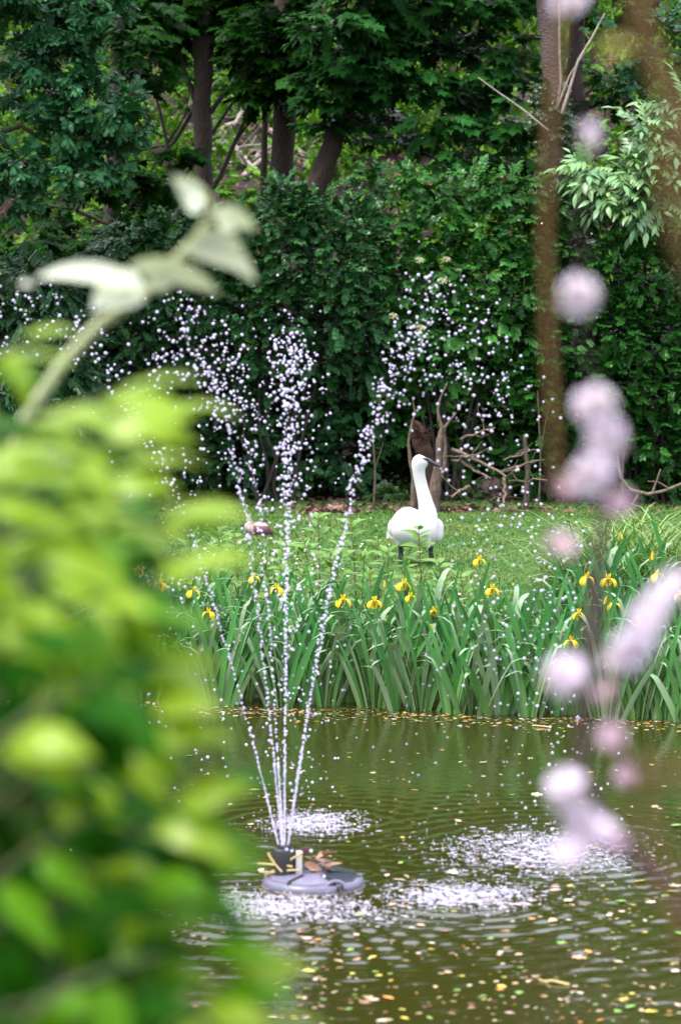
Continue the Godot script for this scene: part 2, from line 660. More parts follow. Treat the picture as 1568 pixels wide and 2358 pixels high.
# ------------------------------------------------------------------ wooded bank behind the hedge
func make_hill_cover() -> void:
	rng.seed = 101
	# dead leaves lying on the slope
	var lb := MB.new()
	for i in 7:
		lb.leaf(frame(rv(), Vector3.UP + rv() * 0.7, rng.randf_range(0.07, 0.11), Vector3(rng.randf_range(-0.2, 0.2), rng.randf_range(0, 0.05), rng.randf_range(-0.2, 0.2))), O_OVAL, 0.2, rng.randf_range(-0.4, 0.4), Color.WHITE)
	var xfs := []
	var cols := []
	for i in 3600:
		var p := Vector3(rng.randf_range(-11, 11), 0, -rng.randf_range(40, 72))
		p.y = ground(p.x, p.z) + 0.02
		xfs.append(Transform3D(Basis(Vector3.UP, rng.randf() * TAU).rotated(Vector3.RIGHT, 0.4), p))
		var c: Color = [Color(0.15, 0.055, 0.04), Color(0.18, 0.085, 0.06), Color(0.22, 0.14, 0.10), Color(0.17, 0.04, 0.04)][rng.randi() % 4]
		cols.append(c)
	var o := copies(self, "leaf_litter", lb.mesh(), leaf_mat("dead_leaf", Color.WHITE, 0.8, 0.0), xfs, cols)
	tag(o, "reddish brown dead leaves covering the wooded slope", "leaf litter")
	# undergrowth: pale leafy sprays
	var sp := [sprig(O_OVAL, 9, 0.1, 0.3, false, 0.5, 31), sprig(O_OVAL, 8, 0.13, 0.28, false, 0.4, 32)]
	rng.seed = 102
	var blobs := []
	for i in 330:
		var x := rng.randf_range(-9, 9)
		var d := rng.randf_range(41, 66)
		var px := 784 + x * F / d
		var open := px > 450 and px < 740 and d < 58
		if open and rng.randf() < 0.3: continue
		var g := ground(x, -d)
		blobs.append([Vector3(x, g + rng.randf_range(0.2, 0.8), -d), Vector3(rng.randf_range(0.5, 1.2), rng.randf_range(0.4, 1.1), 0.6), 60])
	foliage(self, "undergrowth", sp, leaf_mat("undergrowth_leaf", Color(0.07, 0.18, 0.010), 0.45, 0.4, 0.22), blobs, 0.9, -0.5, 90, 0.4)
	for ch in get_children():
		if ch.name.begins_with("undergrowth"):
			tag(ch, "light green undergrowth covering the wooded slope behind the tree trunks", "undergrowth")
	# fallen branches on the slope
	rng.seed = 103
	var wood := bark("dead_wood", Color(0.16, 0.12, 0.10), Color(0.38, 0.31, 0.28))
	var spots := [[500, 330, 610, 250, "propped between the two thick trunks"], [520, 210, 640, 160, "high beside the first thick trunk"], [560, 420, 700, 300, "slanting down to the leaning trunk"], [600, 300, 720, 380, "crossing beneath the maple leaves"], [480, 280, 560, 400, "steep, against the first thick trunk"], [690, 150, 760, 155, "level, below the maple sprays"], [540, 350, 600, 440, "lowest, beside the slim trunk"], [430, 260, 520, 215, "past the dark gap"], [640, 260, 700, 200, "above the slim trunk"], [560, 270, 760, 330, "longest, behind the slim trunk"], [330, 260, 430, 330, "in the dark gap under the oak"], [700, 400, 770, 350, "behind the leaning trunk's foot"], [505, 240, 560, 300, "short, right of the first trunk"], [515, 400, 590, 360, "low, left of the slim trunk"], [680, 300, 740, 260, "beside the forking trunk"], [500, 180, 590, 215, "under the top leaves"], [620, 420, 650, 330, "upright, by the forking trunk"], [545, 230, 580, 330, "leaning across two others"], [420, 330, 490, 300, "left of the first thick trunk"], [690, 360, 760, 410, "lowest, by the leaning trunk"], [575, 385, 640, 345, "stubby, behind the slim trunk"], [700, 235, 770, 215, "thin, right of the forking trunk"], [490, 360, 540, 320, "short, at the first trunk's waist"], [740, 300, 800, 330, "beyond the leaning trunk"]]
	for i in spots.size():
		var s: Array = spots[i]
		var d := rng.randf_range(44, 50)
		var p := slope_hit(s[0], s[1])
		var q := slope_hit(s[2], s[3])
		p.y += 0.12
		q.y += rng.randf_range(0.15, 0.5)
		var b := MB.new()
		var main := stick(b, p, q, 0.06, 0.025, 6, 0.07)
		var t := thing("fallen_branch", p)
		var base := MB.new()
		for j in main.size(): main[j] -= p
		base.tube(main, taper(6, rng.randf_range(0.045, 0.075), 0.02), 6, Color.WHITE)
		part(t, "limb", base.mesh(), wood)
		for j in 3:
			var tw := MB.new()
			var st: Vector3 = main[1 + j]
			stick(tw, st, st + Vector3(rng.randf_range(-0.8, 0.8), rng.randf_range(0.1, 0.6), rng.randf_range(-0.3, 0.3)), 0.022, 0.008, 4, 0.05, 5)
			part(t, "twig", tw.mesh(), wood)
		var where: String = s[4]
		tag(t, "pale dead branch on the slope, " + where, "branch", "dead branches on the slope")

func slope_hit(vx: float, vy: float) -> Vector3:
	var lo := 38.0
	var hi := 110.0
	for i in 40:
		var m := (lo + hi) / 2
		var p := at(vx, vy, m)
		if p.y > ground(p.x, p.z): lo = m
		else: hi = m
	return at(vx, vy, lo)

# a trunk through read-off points [x, y, width in reading units] at a distance, down to the ground
func trunk_part(t: Node3D, called: String, pts: Array, d: float, mat: Material, sides := 12) -> Array:
	var w := []
	var r := []
	for p in pts:
		w.append(at(p[0], p[1], d) - t.position)
		r.append(p[2] * 0.5 / F * d)
	var fine := []
	var fr := []
	for i in w.size() - 1:
		for j in 4:
			fine.append(w[i].lerp(w[i + 1], j / 4.0) + (rv() * r[i] * 0.12 if i + j > 0 else Vector3.ZERO))
			fr.append(lerpf(r[i], r[i + 1], j / 4.0) * rng.randf_range(0.94, 1.06))
	fine.append(w[-1])
	fr.append(r[-1])
	var b := MB.new()
	b.tube(fine, fr, sides, Color.WHITE, true, 0.05)
	part(t, called, b.mesh(), mat)
	return fine

func tree_root(called: String, vx: float, d: float) -> Node3D:
	var p := at(vx, 1000, d)
	p.y = ground(p.x, p.z) - 0.05
	return thing(called, p)

func foot_row(t: Node3D, d: float) -> float:
	# the reading's row where the tree meets the ground
	return 839 + F * (3.0 - t.position.y) / d

func make_trees() -> void:
	rng.seed = 201
	var brown := bark("brown_bark", Color(0.022, 0.015, 0.010), Color(0.055, 0.038, 0.028))
	var grey := bark("plum_grey_bark", Color(0.04, 0.027, 0.026), Color(0.12, 0.085, 0.082), Vector3(1.5, 3.5, 1.5))
	var maple := [sprig(O_MAPLE, 8, 0.165, 0.42, true, 0.85, 41), sprig(O_MAPLE, 7, 0.18, 0.36, true, 0.8, 42)]
	var oak := [sprig(O_OAK, 10, 0.125, 0.2, false, 0.55, 43, 0.35), sprig(O_OAK, 9, 0.13, 0.15, false, 0.5, 44, 0.35)]
	var small := [sprig(O_OVAL, 10, 0.1, 0.3, false, 0.65, 45), sprig(O_FIELD, 9, 0.1, 0.26, true, 0.65, 46)]
	var m_maple := leaf_mat("maple_leaf", Color(0.016, 0.072, 0.013), 0.32, 0.22, 0.2)
	var m_oak := leaf_mat("oak_leaf", Color(0.022, 0.088, 0.030), 0.3, 0.15, 0.24)
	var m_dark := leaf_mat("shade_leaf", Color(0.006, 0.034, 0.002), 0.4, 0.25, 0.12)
	var d := 41.0
	# the first thick trunk
	var t := tree_root("forest_tree", 475, 41)
	var f := foot_row(t, 41)
	trunk_part(t, "trunk", [[480, f, 70], [478, 800, 52], [470, 400, 44], [465, 250, 42], [472, 100, 48], [480, -60, 50], [486, -420, 40]], 41, brown)
	var fork := trunk_part(t, "limb", [[452, 235, 16], [432, 180, 12], [408, 110, 9], [392, 40, 7], [380, -40, 5]], 41, brown, 7)
	trunk_part(t, "limb", [[484, 260, 12], [520, 210, 9], [560, 180, 7], [620, 150, 4]], 41, brown, 7)
	rng.seed = 211
	var bl := []
	for s in [[330, 30, 0.9], [380, 60, 0.7], [560, 20, 0.8], [420, -60, 1.2], [600, -40, 1.1], [520, -120, 1.5], [340, 120, 0.5], [560, 105, 0.4]]:
		bl.append([at(s[0], s[1], 41.3) - t.position, Vector3(s[2], s[2] * 0.45, s[2] * 0.8), int(90 * s[2] * s[2] + 30)])
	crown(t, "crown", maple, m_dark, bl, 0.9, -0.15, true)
	tag(t, "straight brown trunk standing alone between the oak and the pair of trunks", "tree", "trees behind the hedge")
	# the second thick trunk
	t = tree_root("forest_tree", 655, 40)
	f = foot_row(t, 40)
	rng.seed = 221
	trunk_part(t, "trunk", [[648, f, 80], [650, 800, 58], [652, 480, 52], [652, 350, 52], [660, 200, 56], [668, 80, 70], [672, 10, 84]], 40, brown)
	trunk_part(t, "limb", [[660, 40, 44], [640, -60, 40], [610, -200, 30]], 40, brown, 9)
	trunk_part(t, "limb", [[685, 40, 46], [705, -60, 42], [740, -220, 30]], 40, brown, 9)
	bl = []
	for s in [[620, 120, 0.55], [590, 60, 0.6], [680, 160, 0.4], [600, 200, 0.35], [690, 60, 0.5], [640, 30, 0.5]]:
		bl.append([at(s[0], s[1], 39.3) - t.position, Vector3(s[2], s[2] * 0.45, s[2] * 0.7), int(100 * s[2] * s[2] + 26)])
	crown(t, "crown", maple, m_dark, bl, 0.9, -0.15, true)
	tag(t, "thick brown trunk forking at its top, beside the slim dark trunk", "tree", "trees behind the hedge")
	# slim dark trunk
	t = tree_root("forest_tree", 607, 40.6)
	f = foot_row(t, 40.6)
	rng.seed = 231
	trunk_part(t, "trunk", [[606, f, 24], [607, 600, 19], [608, 400, 16], [611, 250, 13], [614, 100, 12], [618, -100, 10]], 40.6, brown, 8)
	bl = []
	for s in [[606, 170, 0.35], [622, 40, 0.5]]:
		bl.append([at(s[0], s[1], 40.3) - t.position, Vector3(s[2], s[2] * 0.5, s[2] * 0.7), 30])
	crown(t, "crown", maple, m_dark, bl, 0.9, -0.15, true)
	tag(t, "slimmest upright dark trunk, next to the thick forking one", "tree", "trees behind the hedge")
	# leaning trunk, the maple whose sprays hang in the middle
	t = tree_root("maple_tree", 690, 39)
	f = foot_row(t, 39)
	rng.seed = 241
	trunk_part(t, "trunk", [[640, f, 90], [690, 640, 66], [722, 450, 56], [765, 340, 48], [800, 220, 44], [835, 60, 40], [850, -120, 34], [870, -400, 24]], 39, brown)
	var limbs := [[[805, 210, 14], [900, 190, 10], [1000, 210, 7], [1090, 250, 4]], [[830, 80, 14], [940, 30, 10], [1060, 70, 7], [1180, 150, 4]], [[790, 260, 10], [880, 330, 7], [960, 420, 4]], [[820, 140, 10], [760, 60, 8], [720, 0, 5]], [[845, -60, 16], [980, -40, 12], [1120, -20, 8]], [[812, 190, 9], [930, 320, 7], [1050, 400, 4]]]
	for l in limbs:
		trunk_part(t, "limb", l, 38.7, brown, 6)
	bl = []
	rng.seed = 242
	for s in [[760, 60, 0.6], [850, 30, 0.6], [960, 20, 0.7], [1080, 20, 0.7], [740, 170, 0.5], [780, 230, 0.55], [840, 150, 0.6], [930, 110, 0.7], [1040, 110, 0.7], [1140, 80, 0.6], [760, 290, 0.4], [860, 250, 0.55], [960, 200, 0.7], [1070, 210, 0.65], [1170, 180, 0.55], [1000, 290, 0.6], [1110, 290, 0.6], [1190, 290, 0.45], [1060, 370, 0.5], [1150, 380, 0.5], [920, 320, 0.4], [880, 60, 0.6], [1200, 120, 0.4], [800, 130, 0.5], [1210, 240, 0.4], [740, 110, 0.4], [900, 180, 0.5]]:
		var z := rng.randf_range(37.0, 39.2)
		bl.append([at(s[0] + rng.randf_range(-15, 15), s[1] + rng.randf_range(-12, 12), z) - t.position, Vector3(s[2] * 0.95, s[2] * 0.30, s[2] * 0.8), int(95 * s[2] * s[2] + 12)])
	for i in 26:
		bl.append([at(rng.randf_range(680, 1280), rng.randf_range(-420, 0), rng.randf_range(37.5, 40)) - t.position, Vector3(0.9, 0.35, 0.8), 75])
	crown(t, "crown", maple, m_maple, bl, 0.9, -0.16, true)
	tag(t, "maple with a leaning trunk and broad leaves hanging in flat tiers", "tree", "trees behind the hedge")
	# the right hand trunk with ivy at its foot, and its dark neighbour
	t = tree_root("forest_tree", 1290, 36.8)
	f = foot_row(t, 36.8)
	rng.seed = 251
	trunk_part(t, "trunk", [[1300, f, 62], [1298, 800, 56], [1295, 500, 50], [1286, 300, 44], [1270, 150, 45], [1258, 20, 46], [1250, -120, 44], [1240, -420, 36]], 36.8, grey, 14)
	trunk_part(t, "twig", [[1282, 250, 7], [1290, 190, 6], [1287, 100, 5], [1288, 20, 4], [1286, -60, 3]], 36.5, bark("pale_twig", Color(0.2, 0.15, 0.13), Color(0.4, 0.31, 0.28)), 6)
	trunk_part(t, "twig", [[1292, 262, 8], [1312, 200, 7], [1330, 140, 6], [1360, 90, 5], [1392, 30, 3]], 36.4, bark("pale_twig", Color.WHITE, Color.WHITE), 6)
	trunk_part(t, "twig", [[1282, 245, 5], [1310, 175, 4], [1345, 120, 3]], 36.4, bark("pale_twig", Color.WHITE, Color.WHITE), 6)
	trunk_part(t, "twig", [[1262, 300, 5], [1200, 250, 5], [1150, 215, 4], [1100, 178, 3]], 36.4, bark("pale_twig", Color.WHITE, Color.WHITE), 6)
	bl = []
	for s in [[1355, 100, 0.35], [1330, 150, 0.3], [1400, 160, 0.4], [1450, 120, 0.4], [1500, 60, 0.5], [1380, 200, 0.4], [1340, 40, 0.3], [1560, 160, 0.5], [1300, -80, 0.8], [1450, -60, 1.0], [1150, -140, 0.8]]:
		bl.append([at(s[0], s[1], 37.2) - t.position, Vector3(s[2], s[2] * 0.6, s[2] * 0.7), int(70 * s[2] * s[2] + 16)])
	crown(t, "crown", small, m_oak, bl, 0.8, -0.1, false)
	# ivy climbing the lower trunk
	bl = []
	for i in 15:
		bl.append([at(1262 + 4 * sin(i) + i * 2.4, 215 + i * 24, 36.7) - t.position, Vector3(0.24 + 0.008 * i, 0.2, 0.27), 30 + i * 2])
	crown(t, "ivy", [sprig(O_FIELD, 6, 0.085, 0.14, true, 0.5, 47)], leaf_mat("ivy_leaf", Color(0.05, 0.09, 0.03), 0.25, 0.1, 0.6), bl, 0.6, -0.3, false)
	tag(t, "plum grey trunk with ivy climbing its lower half, by the blurred brown twig", "tree", "trees behind the hedge")
	t = tree_root("forest_tree", 1325, 39.5)
	f = foot_row(t, 39.5)
	rng.seed = 261
	trunk_part(t, "trunk", [[1335, f, 56], [1330, 600, 46], [1322, 300, 40], [1325, 120, 36], [1332, -60, 34], [1340, -400, 24]], 39.5, brown)
	bl = []
	for s in [[1380, 260, 0.5], [1420, 210, 0.55], [1480, 230, 0.6], [1540, 250, 0.6], [1420, 320, 0.5], [1520, 130, 0.5], [1230, -40, 0.7], [1400, 20, 0.5], [1560, 20, 0.7]]:
		bl.append([at(s[0], s[1], 39.2) - t.position, Vector3(s[2], s[2] * 0.5, s[2] * 0.7), int(80 * s[2] * s[2] + 16)])
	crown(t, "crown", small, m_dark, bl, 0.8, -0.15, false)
	tag(t, "dark trunk close behind the ivy-clad plum grey one", "tree", "trees behind the hedge")
	# oak over the left, near the hedge line
	t = tree_root("oak_tree", -60, 35)
	f = foot_row(t, 35)
	rng.seed = 271
	trunk_part(t, "trunk", [[-60, f, 90], [-62, 700, 70], [-50, 300, 60], [-60, 0, 54], [-70, -420, 40]], 35, brown)
	for l in [[[-50, 420, 20], [60, 380, 14], [160, 330, 9], [260, 300, 5]], [[-55, 200, 24], [60, 140, 16], [160, 120, 10], [280, 60, 5]], [[-50, 320, 16], [50, 290, 10], [180, 370, 7], [240, 400, 4]], [[-58, 60, 20], [80, 10, 12], [200, 10, 6]], [[-50, 520, 14], [40, 500, 10], [110, 400, 6]]]:
		trunk_part(t, "limb", l, 34.8, brown, 7)
	bl = []
	rng.seed = 272
	for s in [[20, 40, 0.55], [90, 70, 0.5], [150, 50, 0.45], [40, 130, 0.5], [120, 140, 0.5], [190, 110, 0.42], [230, 150, 0.32], [60, 220, 0.5], [140, 210, 0.5], [200, 190, 0.4], [30, 300, 0.5], [110, 290, 0.45], [180, 270, 0.4], [240, 260, 0.3], [270, 150, 0.2], [290, 270, 0.25], [310, 300, 0.2], [200, 330, 0.35], [130, 350, 0.3], [250, 320, 0.28], [230, 370, 0.25], [260, 395, 0.2], [180, 400, 0.25], [30, 400, 0.4], [-30, 150, 0.6], [-40, 300, 0.6], [0, 0, 0.5], [100, 0, 0.5], [190, 40, 0.35], [220, 20, 0.3], [60, 380, 0.3], [10, 470, 0.35], [290, 230, 0.2]]:
		bl.append([at(s[0], s[1], rng.randf_range(33.8, 35.2)) - t.position, Vector3(s[2], s[2] * 0.62, s[2] * 0.8), int(150 * s[2] * s[2] + 16)])
	for i in 26:
		bl.append([at(rng.randf_range(-350, 260), rng.randf_range(-450, -20), rng.randf_range(33.8, 35.5)) - t.position, Vector3(0.65, 0.5, 0.6), 60])
	crown(t, "crown", oak, m_oak, bl, 1.1, -0.1, false)
	tag(t, "oak with blue green lobed leaves spreading over the dark gap", "tree", "trees behind the hedge")
	# dark trunk beside the oak and its shaded leaves
	t = tree_root("forest_tree", 258, 39)
	f = foot_row(t, 39)
	rng.seed = 281
	trunk_part(t, "trunk", [[262, f, 56], [258, 700, 44], [258, 500, 40], [262, 300, 36], [268, 200, 32], [276, 60, 28], [280, -300, 20]], 39, bark("black_bark", Color(0.018, 0.015, 0.012), Color(0.06, 0.05, 0.04)))
	trunk_part(t, "limb", [[266, 270, 16], [290, 235, 13], [310, 205, 10], [330, 160, 6]], 38.8, brown, 7)
	trunk_part(t, "limb", [[262, 350, 12], [320, 345, 9], [380, 335, 5]], 38.8, brown, 7)
	trunk_part(t, "limb", [[255, 520, 10], [170, 480, 8], [90, 470, 5]], 38.8, brown, 7)
	bl = []
	for s in [[60, 520, 0.5], [130, 560, 0.5], [180, 500, 0.4], [90, 600, 0.55], [200, 580, 0.4], [20, 580, 0.5], [150, 450, 0.35], [350, 380, 0.4], [380, 440, 0.45], [330, 450, 0.4], [300, 400, 0.35], [420, 350, 0.25], [230, 430, 0.3], [300, 110, 0.5], [360, 150, 0.35], [330, 500, 0.3], [40, 660, 0.45], [160, 640, 0.4], [250, 540, 0.3], [300, 60, 0.6], [330, 20, 0.6], [390, 20, 0.5], [320, 180, 0.3]]:
		bl.append([at(s[0], s[1], rng.randf_range(38.2, 40.5)) - t.position, Vector3(s[2], s[2] * 0.5, s[2] * 0.7), int(90 * s[2] * s[2] + 12)])
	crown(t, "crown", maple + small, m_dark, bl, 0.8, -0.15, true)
	tag(t, "almost black trunk in the dark gap below the oak leaves", "tree", "trees behind the hedge")
	# bare slanting saplings in the gap
	var sap := [[[400, 560, 12], [396, 430, 11], [385, 330, 9], [372, 270, 8], [352, 190, 6], [345, 120, 4], "thin sapling curving up through the gap beside the first thick trunk"], [[486, 440, 14], [505, 410, 12], [540, 330, 10], [572, 260, 8], [586, 180, 5], [590, 120, 4], "bare slanting sapling crossing to the slim trunk"], [[420, 420, 10], [440, 380, 9], [500, 290, 8], [540, 230, 6], [575, 170, 4], [590, 150, 3], "bare sapling slanting behind the first thick trunk"], [[330, 430, 8], [365, 360, 8], [400, 330, 7], [440, 260, 6], [470, 230, 4], [490, 215, 3], "crooked sapling reaching from the dark gap to the first thick trunk"]]
	for i in 4:
		var s: Array = sap[i]
		t = tree_root("sapling", s[0][0], 42.5)
		f = foot_row(t, 42.5)
		trunk_part(t, "stem", [[s[0][0], f, s[0][2] + 3]] + s.slice(0, 6), 42.5, brown, 6)
		trunk_part(t, "twig", [s[2], [s[2][0] + 40, s[2][1] - 60, 4], [s[2][0] + 55, s[2][1] - 130, 2]], 42.5, brown, 5)
		tag(t, s[6], "sapling", "bare saplings in the gap")

func crown(t: Node3D, called: String, meshes: Array, mat: Material, blobs: Array, upness: float, gap: float, flat: bool) -> void:
	# blobs are relative to the tree; the ground test in foliage() needs world places, so shift round it
	var lists := []
	var cols := []
	for m in meshes:
		lists.append([])
		cols.append([])
	for b in blobs:
		for i in int(b[2] * 1.55):
			var o := rv().normalized()
			var r := 1.0 - 0.55 * pow(rng.randf(), 1.4)
			var p: Vector3 = b[0] + o * b[1] * r
			var q := noise.get_noise_3dv((p + t.position) * 85.0)
			var hole := noise.get_noise_3dv((p + t.position) * 210.0)
			if minf(q, hole + 0.06) < gap + rng.randf_range(-0.08, 0.08): continue
			var up := o * 0.5 + Vector3(0, upness, 0.45) + rv() * 0.5
			var x := o * Vector3(0.9, 0.5, 0.9) + rv() * 0.6 + Vector3.DOWN * 0.15
			if flat:
				up = Vector3(0, 1, 0.5) + rv() * 0.35
				x = Vector3(o.x, -0.4, o.z + 0.4) + rv() * 0.4
			var k := rng.randi() % meshes.size()
			lists[k].append(frame(x, up, rng.randf_range(0.75, 1.2), p))
			var g := rng.randf_range(0.6, 1.5)
			var h := rng.randf_range(-0.12, 0.12)
			cols[k].append(Color(g * (1 + h), g, g * (1 - h)))
	for k in meshes.size():
		if lists[k].size():
			copies(t, called, meshes[k], mat, lists[k], cols[k])

# ------------------------------------------------------------------ hedge of shrubs
func shrub(called: String, foot: Vector2, meshes: Array, mat: Material, spots: Array, d: float, dens: float, label: String, gap := -0.3) -> Node3D:
	var p := at(foot.x, foot.y, d)
	p.y = ground(p.x, p.z) - 0.03
	var t := thing(called, p)
	var wood := bark("hedge_wood", Color(0.014, 0.010, 0.007), Color(0.04, 0.03, 0.022))
	var blobs := []
	for s in spots:
		var c := at(s[0], s[1], d + (s[4] if s.size() > 4 else 0.0)) - p
		var rx: float = s[2] / F * d
		var ry: float = s[3] / F * d
		blobs.append([c, Vector3(rx, ry, minf(rx, 0.9)), int(dens * (rx * ry * 4.0 + 0.3))])
	crown(t, "foliage", meshes, mat, blobs, 1.3, gap, false)
	for i in mini(spots.size(), 6):
		var b := MB.new()
		var s: Array = spots[(i * 3) % spots.size()]
		var c := at(s[0], s[1], d + 0.55) - p
		stick(b, Vector3(rng.randf_range(-0.3, 0.3), 0, rng.randf_range(-0.6, -0.3)), c, 0.03, 0.012, 7, 0.06)
		part(t, "stem", b.mesh(), wood)
	tag(t, label, "shrub", "shrubs of the hedge")
	return t

func make_hedge() -> void:
	rng.seed = 301
	var fm := [sprig(O_FIELD, 9, 0.075, 0.17, true, 0.7, 51), sprig(O_FIELD, 8, 0.068, 0.15, true, 0.65, 52), sprig(O_FIELD, 10, 0.07, 0.2, true, 0.7, 53)]
	var el := [sprig(O_OVAL, 9, 0.115, 0.22, false, 0.75, 54, 0.35), sprig(O_OVAL, 8, 0.105, 0.19, false, 0.75, 55, 0.35)]
	var iv := [sprig(O_FIELD, 9, 0.074, 0.16, true, 0.7, 56), sprig(O_OVAL, 9, 0.07, 0.17, false, 0.7, 57)]
	var fern := [pinnate(9, 0.07, 0.3, 58), pinnate(8, 0.06, 0.26, 59)]
	var ash := [pinnate(4, 0.19, 0.4, 60), pinnate(3, 0.2, 0.36, 61)]
	var m_fm := leaf_mat("field_maple_leaf", Color(0.028, 0.096, 0.028), 0.27, 0.12, 0.28)
	var m_el := leaf_mat("elder_leaf", Color(0.034, 0.13, 0.022), 0.27, 0.22, 0.3)
	var m_iv := leaf_mat("hedge_leaf", Color(0.019, 0.084, 0.012), 0.28, 0.14, 0.26)
	var m_as := leaf_mat("ash_leaf", Color(0.14, 0.27, 0.10), 0.36, 0.25, 0.5)
	var m_fe := leaf_mat("ferny_leaf", Color(0.016, 0.055, 0.018), 0.42, 0.12, 0.3)
	rng.seed = 302
	# [x, y, half width, half height, depth shift]
	shrub("hedge_shrub", Vector2(360, 1130), fm, m_fm, [[300, 540, 50, 40], [400, 520, 60, 40], [470, 530, 50, 40], [300, 570, 70, 60], [380, 560, 80, 60], [460, 600, 80, 80], [330, 660, 90, 80], [430, 700, 90, 80], [300, 760, 80, 70, 0.2], [400, 800, 90, 70, 0.3], [330, 880, 80, 80, 0.7], [430, 920, 80, 80, 0.8], [330, 1000, 80, 90, 0.9], [430, 1050, 80, 80, 1.0], [250, 820, 80, 90, 0.5], [260, 940, 80, 100, 0.8], [240, 1060, 90, 90, 0.9]], 35.6, 105, "field maple shrub with a low rounded grey green top beside the dark gap")
	rng.seed = 303
	shrub("hedge_shrub", Vector2(640, 1130), fm, m_fm, [[560, 520, 60, 45], [640, 510, 80, 50], [720, 500, 80, 55], [800, 520, 80, 55], [560, 600, 90, 70], [660, 610, 90, 80], [760, 610, 100, 80], [560, 700, 90, 70], [660, 720, 90, 70], [760, 720, 90, 80], [840, 600, 70, 80], [840, 720, 60, 80], [600, 800, 90, 60, 0.3], [720, 820, 90, 60, 0.4], [820, 830, 70, 70, 0.5], [540, 900, 80, 80, 1.0], [640, 920, 90, 90, 1.0], [750, 920, 90, 90, 1.0], [840, 930, 70, 90, 1.0], [560, 1030, 90, 90, 1.1], [680, 1040, 90, 90, 1.1], [800, 1040, 90, 90, 1.1], [650, 445, 28, 30], [690, 465, 30, 26], [820, 470, 30, 24], [780, 440, 40, 30], [850, 420, 40, 40], [740, 470, 40, 30]], 35.3, 110, "widest field maple shrub, domed top touching the leaning trunk's foot")
	rng.seed = 304
	shrub("elder_shrub", Vector2(1040, 1130), el, m_el, [[905, 425, 40, 30], [850, 440, 30, 30], [960, 415, 50, 30], [930, 480, 60, 40], [1000, 450, 60, 45], [1080, 430, 70, 50], [1160, 440, 70, 50], [1220, 430, 50, 40], [930, 560, 70, 60], [1020, 540, 80, 60], [1110, 530, 80, 60], [1190, 530, 60, 60], [930, 650, 70, 60], [1020, 630, 80, 70], [1110, 640, 80, 70], [1190, 650, 60, 70], [940, 740, 60, 70], [1020, 740, 80, 70], [1110, 750, 80, 70], [1190, 760, 60, 70], [1030, 830, 80, 60, 0.2], [1120, 840, 80, 60, 0.3], [1200, 860, 60, 70, 0.3], [900, 850, 60, 80, 0.5], [980, 900, 60, 50, 0.8], [900, 960, 60, 80, 1.1], [1000, 1000, 60, 90, 1.6], [1110, 980, 80, 90, 1.6], [1200, 980, 70, 90, 1.2], [1200, 1060, 60, 60, 1.2], [1100, 1070, 80, 60, 1.6]], 35.5, 62, "elder shrub with broad paired leaves and cream flower heads behind the swan", -0.26)
	rng.seed = 305
	shrub("hedge_shrub", Vector2(1330, 1140), iv, m_iv, [[1240, 560, 60, 60], [1320, 560, 70, 60], [1250, 680, 60, 70], [1330, 670, 70, 80], [1260, 790, 70, 70], [1340, 790, 70, 80], [1250, 890, 60, 70], [1330, 900, 70, 80], [1260, 990, 70, 80, 0.3], [1340, 1010, 70, 80, 0.3], [1260, 1080, 70, 60, 0.5], [1340, 1090, 70, 60, 0.5], [1300, 480, 70, 50]], 35.6, 105, "green hedge shrub behind the blurred brown twig")
	rng.seed = 306
	shrub("hedge_shrub", Vector2(1500, 1140), iv, m_iv, [[1420, 520, 70, 60], [1500, 520, 70, 60], [1580, 530, 70, 70], [1420, 640, 70, 80], [1500, 640, 80, 80], [1590, 650, 80, 90], [1420, 760, 70, 80], [1510, 770, 80, 80], [1600, 780, 80, 90], [1430, 880, 70, 80], [1520, 890, 80, 80], [1610, 900, 80, 90], [1430, 1000, 70, 80, 0.2], [1520, 1010, 80, 80, 0.2], [1620, 1020, 80, 90, 0.2], [1440, 1090, 70, 60, 0.4], [1540, 1095, 80, 60, 0.4], [1650, 1095, 80, 60, 0.4]], 35.4, 105, "tall dark hedge shrub beneath the pale pinnate leaves")
	rng.seed = 307
	shrub("ash_shrub", Vector2(1540, 1100), ash, m_as, [[1420, 320, 50, 35], [1480, 310, 60, 40], [1550, 330, 60, 40], [1390, 380, 50, 40], [1460, 390, 60, 40], [1540, 400, 60, 45], [1610, 380, 60, 60], [1420, 440, 50, 35], [1500, 460, 60, 40], [1350, 400, 20, 20], [1560, 250, 40, 25]], 35.2, 75, "pale green shrub with long pinnate leaves above the dark hedge shrub")
	rng.seed = 308
	shrub("evergreen_shrub", Vector2(90, 1130), fern, m_fe, [[40, 650, 60, 50], [110, 670, 70, 50], [170, 690, 50, 50], [50, 740, 70, 50], [140, 750, 70, 50], [-40, 700, 70, 80], [60, 830, 80, 70], [150, 850, 80, 70], [80, 950, 90, 80], [180, 970, 80, 80], [100, 1070, 90, 80], [-40, 900, 90, 150]], 34.8, 150, "dark evergreen shrub with ferny sprays below the oak")
	rng.seed = 310
	var m_in := leaf_mat("shade_dark_leaf", Color(0.010, 0.034, 0.007), 0.5, 0.1, 0.25)  # darkened leaf for an added rank of shrubs, standing in for deep shade
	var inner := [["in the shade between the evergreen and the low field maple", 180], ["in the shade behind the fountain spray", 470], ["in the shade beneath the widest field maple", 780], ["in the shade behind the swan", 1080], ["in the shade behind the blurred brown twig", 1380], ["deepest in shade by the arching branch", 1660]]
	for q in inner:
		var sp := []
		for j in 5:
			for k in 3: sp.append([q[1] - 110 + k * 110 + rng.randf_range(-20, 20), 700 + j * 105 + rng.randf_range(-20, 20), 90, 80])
		shrub("added_shade_shrub", Vector2(q[1], 1130), fm, m_in, sp, 37.6, 95, "added shade-dark shrub standing " + q[0], -0.6)
	# cream elder flower heads
	var um := MB.new()
	rng.seed = 309
